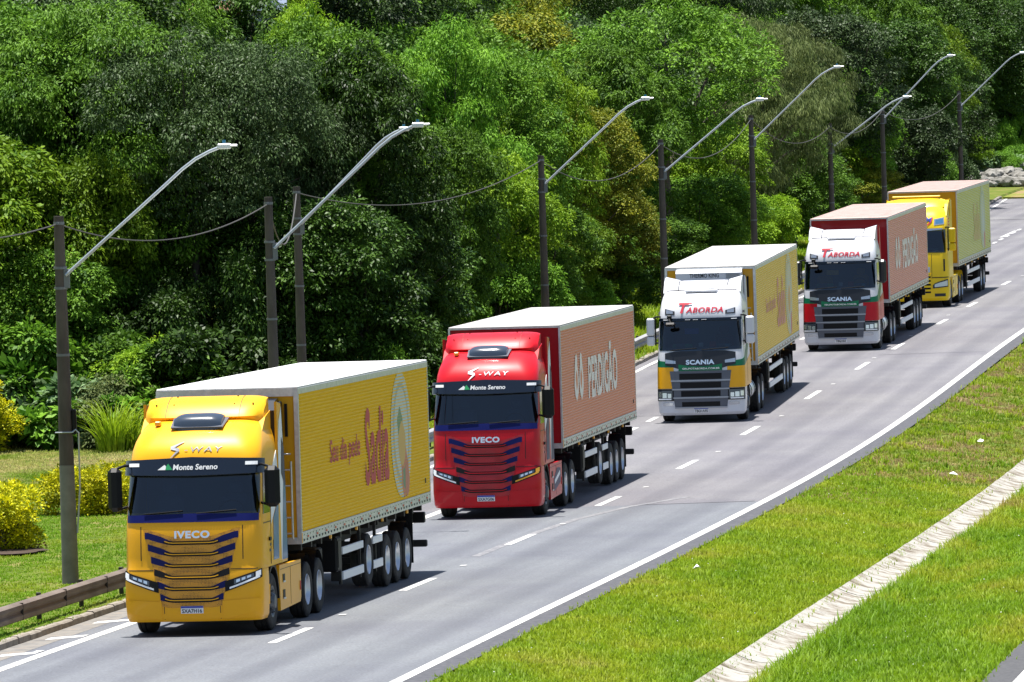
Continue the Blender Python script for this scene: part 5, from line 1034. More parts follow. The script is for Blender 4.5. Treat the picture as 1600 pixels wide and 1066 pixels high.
LM = {
 'mid': leaf_mat('mid_green_leaves', (0.018, 0.062, 0.008), (0.150, 0.290, 0.022), 0.21),
 'dark': leaf_mat('deep_green_leaves', (0.008, 0.028, 0.005), (0.066, 0.135, 0.016), 0.12, 0.35),
 'grey': leaf_mat('grey_green_leaves', (0.014, 0.034, 0.010), (0.086, 0.140, 0.046), 0.12, 0.38),
 'lime': leaf_mat('lime_green_leaves', (0.045, 0.125, 0.006), (0.250, 0.385, 0.020), 0.26),
 'rust': leaf_mat('rusty_tipped_leaves', (0.030, 0.080, 0.006), (0.256, 0.256, 0.017), 0.19),
 'olive': leaf_mat('olive_drooping_leaves', (0.040, 0.070, 0.018), (0.171, 0.207, 0.067), 0.28),
 'fresh': leaf_mat('fresh_green_leaves', (0.025, 0.095, 0.008), (0.185, 0.355, 0.030), 0.24),
 'yellow': leaf_mat('yellow_green_leaves', (0.018, 0.070, 0.004), (0.780, 0.720, 0.012), 0.19),
 'pale': leaf_mat('pale_silvery_leaves', (0.060, 0.130, 0.045), (0.281, 0.390, 0.195), 0.3),
}
PROTO = {}
def proto(key, seed, R, z0, z1, n, leaves, L, Wd, fork, br, **kw):
    L *= 0.96; Wd *= 1.0; leaves = int(leaves*0.80); n = int(n*1.25)
    cl = crown_clumps(seed, R, z0, z1, n, kw.pop('r0', 0.20), kw.pop('r1', 0.37), kw.pop('top', 0.75))
    PROTO[key] = (leaf_mesh('crown', cl, leaves, L, Wd, seed, LM['mid'], **kw), limb_mesh('trunk', cl, seed+50, br, fork, z1), z1, R)
proto('round', 1, 3.3, 2.2, 9.0, 30, 52000, 0.20, 0.095, 2.6, 0.20)
proto('round2', 2, 3.0, 1.6, 9.4, 34, 52000, 0.17, 0.085, 2.4, 0.18, droop=0.5)
proto('tall', 3, 3.8, 3.0, 13.5, 42, 78000, 0.19, 0.085, 4.2, 0.26)
proto('tall2', 4, 3.5, 2.0, 13.0, 46, 78000, 0.22, 0.075, 4.5, 0.25, droop=0.6)
proto('fine', 5, 4.0, 3.0, 13.2, 50, 100000, 0.16, 0.050, 4.0, 0.24, droop=0.7, sp_r=0.40)
proto('open', 6, 4.4, 6.0, 14.0, 30, 60000, 0.20, 0.085, 5.5, 0.30, r0=0.22, r1=0.34, cull=0.6)
proto('open2', 12, 4.2, 6.2, 13.4, 30, 60000, 0.17, 0.06, 7.0, 0.21, droop=0.5)
proto('weep', 7, 3.6, 3.0, 13.5, 40, 70000, 0.30, 0.045, 4.5, 0.24, droop=1.6, sp_r=0.40)
proto('low', 8, 2.6, 0.2, 4.6, 24, 40000, 0.17, 0.085, 0.8, 0.09, top=0.9)
proto('low2', 9, 2.2, 0.1, 3.4, 22, 34000, 0.22, 0.11, 0.6, 0.07, top=0.9)
proto('broad', 11, 1.5, 0.1, 1.5, 16, 5200, 0.34, 0.22, 0.4, 0.05, top=0.9, droop=0.1)
proto('scrub', 10, 1.7, 0.0, 2.2, 18, 22000, 0.15, 0.07, 0.4, 0.05, top=0.9)
def px_of(P):
    d = Vector(P)-Vector((0, 0, CAM_H)); z = d.dot(_fw); return 800+F_PX*d.dot(_r)/z, 533-F_PX*d.dot(_u)/z
TREES = []; CROWN = {}; HIDDEN = set([11,60,86,99,100,110,124,130,141,173,179,180,186,192,205,212,214,215,218,219,220,221,222,223,224,226,227,228,229,230,231,232,233,237,238,239,240,241,242,245,247,248,249,250,251,252,254,256,257,258,259,260,261,262,264,265,266,267,268,269,270,271,272,273,275,276,277,278,279,280,281,282,283,285,286,287,288,289,290,291,293,294,295,296,297,298,299,300,302,303,304,305,306,307,308,309,311,312,313,314,315,316,317,318,319,321,322,323,324,325,326,327,328,331,332,333,334,335,336,337,338,340,341,342,343,344,345,346,347,348,349,351,352,353,354,355,356,357,358,359,360,361,362,363,364,365,366,367,369,370,371,372,373,374,375,376,377,378,379,380,381,382,383,384,385,386,387,388,389,390,391,392,393,394,395,396,397,398,399,400,401,402,403,404,405,406,407,409,410,411,412,413,414,415,416,417,418,419,420,421,422,423,424,425,426,427,428,429,430,431,432,433,434,435,436,437,438,439,440,441,442,443,444,445,446,447,448,449,450,451,452,453,454,455,456,457,458,459,460,461,462,463,464,465,466,467,468,469,470,471,472,473,474,475,476,477,478,479,480,481,482,483,484,485,486,487,488,489,490,491,492,493,494,495,496,513,514,517]); NP_ = [0]
def plant(key, leaf, x, y, s=1.0, sz=None, rz=None, z=None, name='tree', cat='tree'):
    cr, tr, H, R = PROTO[key]; sz = s if sz is None else sz; NP_[0] += 1
    if NP_[0] in HIDDEN:
        random.uniform(0, 6.28); TREES.append((None, key, leaf, x, y, 0, H*sz, R*s, name)); return None
    z = gz(x, y) if z is None else z
    r = thing(name, '', cat, (x, y, z), (0, 0, random.uniform(0, 6.28) if rz is None else rz)); r.scale = (s, s, sz)
    t = bpy.data.objects.new('trunk' if name == 'tree' else 'stem', tr); COL.objects.link(t); t.parent = r
    if (key, leaf) not in CROWN:
        me = cr.copy(); me.materials.clear(); me.materials.append(LM[leaf]); CROWN[(key, leaf)] = me
    c = bpy.data.objects.new('crown' if name == 'tree' else 'foliage', CROWN[(key, leaf)]); COL.objects.link(c); c.parent = r
    r['nr'] = NP_[0]
    TREES.append((r, key, leaf, x, y, z, H*sz, R*s, name)); return r
# ------------------------------------------------------------------ the wood behind the road
def yedge(px): return float(np.interp(px, [-100, 330, 557, 700, 832, 1104, 1300, 1446, 1559, 1700], [217, 217, 219, 234, 250, 300, 350, 400, 450, 472]))
def hero(px, ptop, rpx, back, leaf, key, name='tree', cat='tree', ybase=None):
    Y = (yedge(px) if ybase is None else ybase)+back; d = _fw+(px-800)/F_PX*_r+(533-ptop)/F_PX*_u; P = Vector((0, 0, CAM_H))+d*(Y/d.y)
    cr, tr, H, R = PROTO[key]; zb = gz(P.x, Y); s = rpx*Y/F_PX/R; return plant(key, leaf, P.x, Y, s, max(0.3, (P.z-zb)/H), None, zb, name, cat)
HEROES = [  # (px, top y, radius px, metres behind the edge, leaves, shape)
 (40, -20, 170, 9, 'mid', 'tall'), (95, 235, 115, 4, 'lime', 'round'), (175, 190, 90, 6, 'mid', 'round2'), (20, 100, 120, 7, 'mid', 'tall2'),
 (290, 40, 165, 6, 'grey', 'open2'), (200, 60, 120, 9, 'grey', 'open2'), (385, 60, 120, 7, 'grey', 'open2'), (250, 440, 100, 3.0, 'dark', 'low'), (50, 385, 115, 2.0, 'mid', 'round'), (380, 380, 90, 4, 'dark', 'low'), (150, 500, 60, 3.5, 'mid', 'low'),
 (500, 5, 150, 11, 'mid', 'tall'), (560, 60, 115, 8, 'dark', 'tall2'), (430, 110, 125, 8, 'grey', 'fine'), (480, 300, 130, 4, 'dark', 'round'), (610, 250, 120, 5, 'dark', 'round2'), (560, 430, 120, 2.5, 'dark', 'low'), (650, 380, 90, 3, 'mid', 'low'),
 (480, -10, 90, 14, 'lime', 'tall2'), (760, 60, 115, 14, 'fresh', 'tall'), (700, 20, 90, 16, 'fresh', 'tall2'), (850, 90, 80, 15, 'lime', 'tall2'), (760, 230, 105, 6, 'lime', 'round'), (700, 190, 80, 7, 'mid', 'round2'),
 (900, 150, 100, 9, 'rust', 'tall'), (840, 280, 80, 5, 'mid', 'round2'), (1040, 0, 160, 12, 'mid', 'open'), (950, 60, 100, 16, 'mid', 'tall2'), (940, 290, 85, 3.5, 'rust', 'round'), (870, 330, 75, 3, 'lime', 'round2'),
 (1010, 330, 80, 2.5, 'mid', 'round2'), (950, 410, 75, 1.2, 'mid', 'low'), (880, 430, 60, 1.5, 'fresh', 'low'), (780, 400, 80, 2.0, 'fresh', 'low'), (1100, 270, 80, 4, 'mid', 'round'), (1170, 15, 105, 13, 'olive', 'weep'), (1230, 30, 90, 16, 'olive', 'weep'),
 (1290, 0, 110, 22, 'grey', 'tall'), (1330, 100, 60, 14, 'fresh', 'tall2'), (1390, 20, 105, 24, 'dark', 'tall'), (1430, 10, 75, 26, 'lime', 'tall2'), (1120, 190, 75, 8, 'lime', 'round2'), (1220, 200, 80, 6, 'mid', 'round'), (1270, 260, 65, 3, 'mid', 'round2'),
 (1330, 150, 65, 9, 'fresh', 'round'), (1340, 240, 60, 4, 'rust', 'round2'), (1180, 300, 60, 3, 'lime', 'low'), (1410, 165, 70, 7, 'grey', 'round'), (1440, 200, 45, 2, 'mid', 'low'), (1470, 110, 75, 14, 'dark', 'tall2'), (1530, 0, 100, 52, 'dark', 'tall'),
 (1590, 30, 80, 50, 'dark', 'tall2'), (1540, 120, 60, 58, 'dark', 'tall2'), (1515, 200, 30, 40, 'lime', 'low', 'shrub', 'shrub'), (1550, 190, 30, 34, 'fresh', 'low', 'shrub', 'shrub'), (1588, 182, 30, 30, 'mid', 'low', 'shrub', 'shrub'), (1570, 190, 24, 31, 'fresh', 'low', 'shrub', 'shrub'), (1500, 150, 45, 60, 'dark', 'low', 'shrub', 'shrub'), (1560, 120, 60, 38, 'dark', 'low', 'shrub', 'shrub'), (1600, 110, 60, 36, 'dark', 'low', 'shrub', 'shrub'), (1480, 215, 36, 2, 'grey', 'low'),
 (1500, -40, 95, 60, 'dark', 'tall'), (1565, -25, 90, 62, 'dark', 'tall2'), (1440, -40, 95, 38, 'dark', 'tall'), (1625, -10, 90, 58, 'dark', 'tall'), (1380, -45, 90, 34, 'mid', 'tall2'),
 (690, 530, 60, -6, 'fresh', 'low2'), (640, 520, 60, -3, 'mid', 'low2'), (600, 560, 50, -3, 'fresh', 'scrub'),
]
for h in HEROES:
    if h[5] in ('low', 'low2', 'scrub'): hero(*h[:6], name='shrub', cat='shrub')
    else: hero(*h)
hero_xy = [(t[3], t[4], t[7]) for t in TREES]
kinds = ['mid', 'dark', 'mid', 'grey', 'fresh', 'rust', 'mid', 'lime', 'dark', 'mid']
random.seed(21)
for iy in range(0, 62):
    for ix in range(-9, 18):
        y = 219+iy*5.3+random.uniform(-1.6, 1.6); x = ix*5.0+random.uniform(-1.6, 1.6)+(iy % 2)*2.5; o = x-float(xc(y))
        if y > 535: continue
        dep = min(y-215, (float(pave(y))-5.4-o) if y > 225 else 99)
        if o > float(pave(y))-5.6 or dep > (30 if y < 380 else 48): continue
        px, py = px_of((x, y, 5))
        if px < -110 or px > 1710 or (y < 224 and px > 560): continue
        if dep < 3.0: key = random.choice(['low', 'low2', 'low'])
        elif dep < 9: key = random.choice(['round', 'round2', 'low', 'round'])
        else: key = random.choice(['tall', 'tall2', 'fine', 'tall', 'weep' if 1100 < px < 1300 else 'tall2'])
        if px > 1485 and y < 480: continue
        if any((x-a)**2+(y-b)**2 < (0.42*c)**2 for a, b, c in hero_xy): continue
        s = random.uniform(0.85, 1.12)*(1.3 if y > 380 and dep > 9 else 1.0)*(1.25 if y > 450 and dep > 9 else 1.0)
        lf = random.choice(kinds if px > 620 else ['mid', 'dark', 'grey', 'dark', 'mid', 'lime'])
        if 150 < px < 640 and dep < 9: lf = 'dark'  # shade under the overhanging crowns put in as darker leaf colour
        if 150 < px < 560 and dep < 3: continue
        if 215 < px < 370 and dep < 6.5: continue
        if key.startswith('low'): plant(key, lf, x, y, s, name='shrub', cat='shrub')
        else: plant(key, lf, x, y, s)
# undergrowth in front of the left trees: tall weeds, broad leaves, a reed clump
UG = [(10, 0, 'broad', 'pale', 2.5, 1.0), (45, 0, 'broad', 'fresh', 3.5, 1.2), (80, 0, 'broad', 'fresh', 1.5, 0.9), (125, 0, 'broad', 'pale', 2.0, 0.95), (150, 0, 'scrub', 'olive', 1.2, 0.75), (190, 0, 'broad', 'fresh', 1.0, 0.7), (-30, 0, 'low2', 'fresh', 4, 1.0), (60, 0, 'low2', 'mid', 6, 1.0), (170, 0, 'low2', 'mid', 5.5, 0.85), (30, 0, 'broad', 'pale', 6, 1.6),
      (235, 0, 'broad', 'fresh', 1.2, 0.75), (215, 0, 'low2', 'fresh', 4, 0.7), (270, 0, 'low2', 'mid', 3, 0.8), (330, 0, 'low2', 'dark', 3, 0.9), (240, 0, 'low', 'lime', 4, 0.6)]
for px, py, key, lf, bk, s in UG:
    Y = 212+bk; d = _fw+(px-800)/F_PX*_r; P = Vector((0, 0, CAM_H))+d*(Y/d.y); plant(key, lf, P.x, Y, s, name='shrub', cat='shrub')
def reed(px, Y, n=170, h=1.9):
    d = _fw+(px-800)/F_PX*_r; P = Vector((0, 0, CAM_H))+d*(Y/d.y); m = MB(); x0, z0 = P.x, gz(P.x, Y)
    for k in range(n):
        a = random.uniform(0, 6.28); r = random.uniform(0, 0.5); bx, by = r*math.cos(a), r*math.sin(a); hh = h*random.uniform(0.55, 1.1); ln = random.uniform(0.25, 1.15); w = random.uniform(0.022, 0.045); sx, sy = -math.sin(a)*w, math.cos(a)*w; pts = []
        for t in (0, .3, .6, .85, 1.0): pts.append((bx+math.cos(a)*ln*t*t*1.1, by+math.sin(a)*ln*t*t*1.1, hh*(t-0.28*t**3), 1-t*0.95))
        V = []; [V.extend([(p[0]-sx*p[3], p[1]-sy*p[3], p[2]), (p[0]+sx*p[3], p[1]+sy*p[3], p[2])]) for p in pts]
        m.add(V, [(2*i, 2*i+1, 2*i+3, 2*i+2) for i in range(4)])
    o = m.obj('reed_clump', GREEN); o.location = (x0, Y, z0); return o
tag(reed(172, 210.8), 'tall clump of arching grass blades right of the nearest lamp post', 'grass clump')
tag(reed(203, 211.5, 120, 1.5), 'shorter clump of arching grass blades close to the yellow cab roof', 'grass clump')
tag(reed(238, 212.5, 80, 1.5), 'thin clump of long grass blades behind the yellow cab roof', 'grass clump')
# garden bushes on the lawn
def bush(name, px, py, w, h, leaf, label, seed, n=18000, L=0.075, loc=None):
    P = unproj(px, py); cl = crown_clumps(seed, w, 0.05, h, 22, 0.34, 0.5, 0.9); me = leaf_mesh('foliage', cl, n, L, L*0.6, seed, LM[leaf], droop=-0.4, sprig=16, sp_r=0.12, low=-0.9)
    tr = limb_mesh('stem', cl, seed, 0.04, 0.25, h); r = thing(name, label, 'bush', (P.x, P.y, P.z+0.05))
    for nm, m in (('stem', tr), ('foliage', me)): o = bpy.data.objects.new(nm, m); COL.objects.link(o); o.parent = r
    return r
bush('garden_bush', -8, 872, 0.80, 1.45, 'yellow', 'round yellow-tipped bush on the lawn, cut by the left picture edge', 31, 20000)
b_ = bush('garden_bush', 150, 812, 0.95, 0.98, 'yellow', 'wide low bush with yellow tips on the lawn behind the first lamp post', 32, 22000); b_.scale = (1.0, 1.0, 1.0)
b_ = bush('garden_bush', 205, 795, 0.7, 0.8, 'yellow', 'small yellow-tipped bush between the wide yellow bush and the yellow cab', 33, 12000)
bush('garden_bush', -15, 715, 0.75, 1.9, 'yellow', 'tall narrow yellow-green bush at the far lawn edge, left picture edge', 34, 14000)
LM['purple'] = leaf_mat('purple_leaves', (0.05, 0.008, 0.015), (0.12, 0.015, 0.03), 0.2)
bush('ground_plant', 22, 868, 0.5, 0.28, 'purple', 'low dark red plants at the foot of the round yellow-tipped bush', 35, 6000, 0.06)
def soil(px, py, rx, ry):
    P = unproj(px, py); V = [(P.x+rx*math.cos(t)*random.uniform(.9, 1.1), P.y+ry*math.sin(t)*random.uniform(.9, 1.1), P.z+0.15+0.012) for t in np.linspace(0, 6.283, 20, endpoint=False)]
    V = [(x, y, float(gz(x, y))+0.06) for x, y, z in V]; o = mk('soil_bed', V, [tuple(range(20))], noise_mat('dark_soil', [(0.3, (0.03, 0.018, 0.012)), (0.7, (0.07, 0.045, 0.03))], 5)); struct(o)
soil(2, 876, 0.95, 1.3)
# heap of rocks and pale plants beyond the bend
def rock(px, dy, dz, s, lab):
    Y = 466+dy; d = _fw+(px-800)/F_PX*_r; P = Vector((0, 0, CAM_H))+d*(Y/d.y); P.z = gz(P.x, Y)+dz; me = bpy.data.meshes.new('rock'); import bmesh; bm = bmesh.new(); bmesh.ops.create_icosphere(bm, subdivisions=2, radius=s)
    sd_ = random.random()*50
    for v in bm.verts: k = 1+0.22*math.sin(v.co.x/s*3+sd_)+0.18*math.sin(v.co.y/s*4+sd_*2)+random.uniform(-.06, .06); v.co = Vector((v.co.x*k*1.2, v.co.y*k, v.co.z*k*0.7))
    bm.to_mesh(me); bm.free(); o = bpy.data.objects.new('rock', me); COL.objects.link(o); me.materials.append(ROCK); o.location = (P.x, P.y, P.z+s*0.35); tag(o, lab, 'rock', 'rocks heaped beyond the bend')
ROCK = noise_mat('pale_rock', [(0.35, (0.12, 0.115, 0.10)), (0.65, (0.30, 0.29, 0.265))], 1.5, 8, 0.9, bump=0.6)
for k in range(64):
    dy = random.uniform(0, 5); rock(random.uniform(1508, 1612), dy, dy*0.24*random.uniform(0.5, 1.1), random.uniform(0.2, 0.5), 'pale grey boulder in the heap beyond the bend of the road')
for k in range(9):
    Y = 470.5+(k % 3)*1.2; d = _fw+(1512+k*12-800)/F_PX*_r; P = Vector((0, 0, CAM_H))+d*(Y/d.y); plant('broad' if k % 2 else 'scrub', 'pale' if k % 2 else 'fresh', P.x, P.y, random.uniform(0.45, 0.7), z=gz(P.x, Y)+0.7, name='shrub', cat='shrub')
p_ = [(unproj(x, y)) for x, y in ((1500, 309), (1640, 309), (1640, 288), (1500, 292))]
struct(mk('verge', [(p.x, p.y, p.z+0.03) for p in p_], [(0, 1, 2, 3)], DRY))
hl_m = noise_mat('far_wooded_hill', [(0.35, (0.006, 0.014, 0.005)), (0.65, (0.035, 0.06, 0.018))], 0.35, 12, 0.95, bump=1.0, bscale=0.8, spec=0.05)
V = []; Fc = []; NH = 60
for i in range(NH):
    x = -260+i*12; z = 15+2*math.sin(i*0.5)+1.5*math.sin(i*1.3)
    for dy, zz in ((0, 0), (60, z*0.55), (140, z), (260, z*0.9)): V.append((x, 640+dy, zz))
for i in range(NH-1):
    for k in range(3): Fc.append((i*4+k, (i+1)*4+k, (i+1)*4+k+1, i*4+k+1))
struct(mk('hills', V, Fc, hl_m, smooth=1.0))
def house(px, ptop, Y, w, wallc, roofc, label):
    P = P3(px, ptop, Y); zb = gz(P.x, Y); r = thing('house', label, 'house', (P.x, Y, zb)); hgt = P.z-zb-w*0.2
    m = MB(); m.box(-w/2, w/2, 0, w*0.8, 0, hgt); m.obj('wall', noise_mat('house_wall', [(0.3, wallc), (0.7, tuple(c*0.8 for c in wallc))], 1.5), r)
    m = MB(); m.add([(-w/2-.3, -.3, hgt+.01), (w/2+.3, -.3, hgt+.01), (w/2+.3, w*.8+.3, hgt+.01), (-w/2-.3, w*.8+.3, hgt+.01), (-w/2-.3, w*.4, hgt+w*.2), (w/2+.3, w*.4, hgt+w*.2)], [(0, 1, 5, 4), (3, 2, 5, 4), (0, 3, 4), (1, 2, 5), (0, 1, 2, 3)]); m.obj('roof', noise_mat('house_roof', [(0.3, roofc), (0.7, tuple(c*0.7 for c in roofc))], 3), r)
    for k in (-0.3, 0.2):
        for z in np.arange(hgt-1.6, 1, -2.8):
            m = MB(); m.box(w*k-0.4, w*k+0.4, -0.05, 0.0, z, z+1.0); m.obj('window', MT['glass'], r)
def P3(px, py, Y): d = _fw+(px-800)/F_PX*_r+(533-py)/F_PX*_u; return Vector((0, 0, CAM_H))+d*(Y/d.y)
house(338, 2, 262, 1.6, (0.42, 0.20, 0.15), (0.35, 0.16, 0.12), 'pinkish house glimpsed over the treetops at the upper left')
house(384, -2, 268, 2.2, (0.40, 0.42, 0.46), (0.16, 0.20, 0.28), 'house with a blue-grey roof over the treetops, right of the pinkish one')

# ------------------------------------------------------------------ lamp posts, cable, guardrail
POST = noise_mat('weathered_concrete_post', [(0.3, (0.055, 0.045, 0.038)), (0.7, (0.115, 0.098, 0.085))], 3, 8, 0.9, stretch=(1, 1, 0.3))
POSTLOW = noise_mat('pale_post_foot', [(0.3, (0.15, 0.145, 0.13)), (0.7, (0.24, 0.23, 0.21))], 3, 8, 0.9)
GALV = new_mat('galvanised_arm', (0.42, 0.46, 0.50), 0.4, 0.5); WHITEM = new_mat('lamp_housing', (0.62, 0.64, 0.66), 0.4, 0.2); WIRE = new_mat('twisted_cable', (0.06, 0.057, 0.055), 0.8)
CLAMP = new_mat('dull_clamp', (0.16, 0.17, 0.18), 0.6, 0.3); BLUECELL = new_mat('photocell', (0.02, 0.16, 0.30), 0.3)
def P3(px, py, Y): d = _fw+(px-800)/F_PX*_r+(533-py)/F_PX*_u; return Vector((0, 0, CAM_H))+d*(Y/d.y)
LP = [(90, 338, 103, 430, 372, 222, 152.5, 'nearest the camera, dark post behind the brown guardrail'), (419, 308, 430, 388, 672, 189, 172, 'above the leading trailer roof, left post of the close pair'),
      (463, 292, 473, 350, 644, 197, 196, 'above the leading trailer roof, right post of the close pair'), (845, 243, 855, 287, 1021, 150, 234, 'rising behind the roof of the terracotta trailer of the red truck'),
      (1032, 218, 1041, 268, 1199, 152, 256, 'directly left of the white and yellow cab'), (1173, 180, 1183, 218, 1318, 101, 290, 'behind the roof of the white and yellow truck'),
      (1296, 193, 1303, 230, 1424, 149, 330, 'behind the roof of the white and red truck'), (1378, 168, 1386, 184, 1492, 84, 350, 'left of the last yellow cab'), (1498, 142, 1504, 165, 1604, 80, 395, 'behind the last trailer, farthest whole post'),
      (1612, 130, 1560, 120, 1640, 70, 430, 'beyond the right picture edge, of which only the arm shows')]
tops = []
for i, (tx, ty, ax, ay, hx, hy, Y, where) in enumerate(LP):
    T = P3(tx, ty, Y); A = P3(ax, ay, Y); Hd = P3(hx, hy, Y); bx = T.x+(0.0 if i else 0.02); zb = gz(bx, Y); h = T.z-zb; r0 = (0.125 if i else 0.135)
    if i == 9: A = P3(1600, 90, Y); A = T-Vector((0, 0, 1.0))
    r = thing('street_lamp', 'street lamp '+where, 'street lamp', (bx, Y, zb), group='street lamps along the far side of the road')
    m = MB(); cut = 2.35 if i == 0 else 0.8
    m.tube([(0, 0, cut), (0, 0, h)], [r0*1.08, r0*0.72], 14); m.obj('post', POST, r, 0.8)
    m = MB(); m.tube([(0, 0, -0.2), (0, 0, cut-0.004)], [r0*1.25, r0*1.085], 14); m.obj('post_foot', POSTLOW if i == 0 else POST, r, 0.8)
    a = A-Vector((bx, Y, zb)); hd = Hd-Vector((bx, Y, zb)); hd.y = -0.35; a.y = -0.12; a.x = r0*0.8
    L_ = hd-a; q = [a, a+Vector((L_.x*0.35, L_.y*0.3, L_.z*0.41)), a+Vector((L_.x*0.58, L_.y*0.5, L_.z*0.68)), a+Vector((L_.x*0.68, L_.y*0.6, L_.z*0.80)), a+Vector((L_.x*0.76, L_.y*0.7, L_.z*0.88)), a+Vector((L_.x*0.84, L_.y*0.8, L_.z*0.935)), a+Vector((L_.x*0.9, L_.y*0.9, L_.z*0.965))]
    m = MB(); m.tube(q, 0.034, 10); ar_ = m.obj('arm', GALV, r, 0.9)
    m = MB(); e = q[-1]; m.box(e.x-0.05, e.x+0.22, e.y-0.08, e.y+0.08, e.z-0.04, e.z+0.07, 0.02); m.box(e.x+0.20, hd.x, e.y-0.11, e.y+0.11, e.z+0.005, e.z+0.05, 0.015); ll = m.obj('lamp_head', WHITEM, r)
    m = MB(); m.tube([(e.x+0.08, e.y, e.z+0.07), (e.x+0.08, e.y, e.z+0.14)], 0.035, 8); m.obj('photocell', BLUECELL, ll)
    m = MB()
    for zz in (a.z+0.12, a.z-0.28, a.z-1.6, h*0.45): m.tube([(0, 0, zz), (0, 0, zz+0.05)], r0*0.98, 12)
    m.box(0.06, r0+0.05, -0.09, -0.03, a.z-0.26, a.z+0.12, 0.01); m.obj('clamp', CLAMP, r)
    m = MB(); m.tube([(-0.02, -0.06, h-0.14), (-0.02, -0.20, h-0.14)], 0.03, 8); m.tube([(0, 0, h-0.17), (0, 0, h-0.11)], r0*0.80, 12); m.obj('insulator', CLAMP, r)
    if i == 0:
        m = MB(); m.tube([(0.14, -0.1, 3.0), (0.2, -0.1, 3.05), (0.26, -0.08, 2.98), (0.25, -0.08, 1.9), (0.17, -0.05, 1.0)], 0.018, 8); m.tube([(-0.2, -0.1, 3.0), (0.16, -0.17, 3.0)], 0.014, 6); m.obj('conduit', GALV, r); m = MB(); m.box(0.13, 0.22, -0.1, 0.05, 2.95, 3.45, 0.02); m.obj('fuse_box', MT['black'], r)
    tops.append(T-Vector((0, 0, 0.15)))
def wire(A, B, sag, lab, r=0.014):
    m = MB(); pts = [A.lerp(B, t)-Vector((0, 0, sag*4*t*(1-t))) for t in np.linspace(0, 1, 25)]; m.tube(pts, r, 6)
    tag(m.obj('power_cable', WIRE, None, 0.9), lab, 'cable', 'cables hanging between the lamp posts')
wire(Vector((-12.0, 138, 7.6)), tops[0], 0.35, 'sagging twisted cable running left from the nearest lamp post')
wire(tops[0], tops[1], 0.55, 'sagging twisted cable between the nearest lamp post and the close pair')
wire(tops[1], tops[2], 1.1, 'short deeply sagging pale cable between the two posts of the close pair', 0.018)
wire(tops[2], tops[3], 0.75, 'long sagging cable from the close pair to the post behind the red truck')
wire(tops[3], tops[4], 0.9, 'sagging cable between the fourth and fifth lamp posts')
wire(tops[4], tops[5], 0.9, 'sagging cable right of the post beside the white and yellow cab')
wire(tops[5], tops[6], 0.8, 'sagging cable leading to the post behind the white and red truck')
wire(tops[6], tops[7], 0.6, 'sagging cable left of the post beside the last yellow cab')
wire(tops[7], tops[8], 0.8, 'sagging cable leading to the farthest whole post')
RAILM = noise_mat('rusty_brown_rail', [(0.3, (0.085, 0.062, 0.050)), (0.6, (0.15, 0.12, 0.10)), (0.8, (0.20, 0.17, 0.15))], 1.6, 9, 0.75, stretch=(1, .5, 1), spec=0.4); RAILG = noise_mat('galvanised_rail', [(0.3, (0.24, 0.24, 0.25)), (0.7, (0.36, 0.36, 0.37))], 2, 8, 0.6, metal=0.3)
def rail(y0, y1, off, mat, lab):
    r = thing('guardrail', lab, 'guardrail', (float(xc(y0)+pave(y0))-off, y0, float(zr(y0)))); ox, oy, oz = r.location
    prof = [(0.0, 0.30), (0.045, 0.33), (0.05, 0.40), (0.0, 0.445), (0.0, 0.475), (0.05, 0.52), (0.045, 0.59), (-0.03, 0.625), (-0.11, 0.625), (-0.11, 0.61), (-0.04, 0.605), (0.03, 0.58), (0.035, 0.53), (-0.015, 0.485), (-0.015, 0.435), (0.035, 0.39), (0.03, 0.34), (-0.015, 0.31)]
    ys = np.arange(y0, y1+0.1, 2.0); m = MB(); n = len(prof); V = []
    for y in ys: V += [(float(xc(y)+pave(y))-off+a-ox, y-oy, float(zr(y))+b-oz) for a, b in prof]
    m.add(V, [(i*n+k, i*n+(k+1) % n, (i+1)*n+(k+1) % n, (i+1)*n+k) for i in range(len(ys)-1) for k in range(n)]+[tuple(range(n)), tuple((len(ys)-1)*n+k for k in range(n))]); bm_ = m.obj('beam', mat, r, 0.6)
    m = MB()
    for y in np.arange(y0+1.9, y1, 4.0): x = float(xc(y)+pave(y))-off-ox; z = float(zr(y))-oz; m.box(x+0.048, x+0.056, y-oy-0.02, y-oy+0.02, z+0.54, z+0.57); m.box(x-0.02, x+0.052, y-oy-0.012, y-oy+0.012, z+0.31, z+0.62)
    m.obj('joint', MT['chassis'], bm_)
    for y in np.arange(y0+0.35, y1, 4.0):
        x = float(xc(y)+pave(y))-off-ox; z = float(zr(y))-oz; m = MB(); m.box(x-0.20, x-0.115, y-oy-0.06, y-oy+0.06, z-0.1, z+0.66, 0.008); m.box(x-0.11, x-0.04, y-oy-0.05, y-oy+0.05, z+0.36, z+0.58); m.obj('rail_post', MT['postdark'], r)
MT['postdark'] = noise_mat('dark_rail_post', [(0.3, (0.025, 0.024, 0.022)), (0.7, (0.07, 0.06, 0.05))], 4)
rail(120.0, 186.0, 0.34, RAILM, 'long brown steel guardrail on dark posts beside the lawn at the lower left')
rail(204.0, 330.0, 0.55, RAILG, 'grey guardrail under the grassy bank, between the red truck and the third truck')

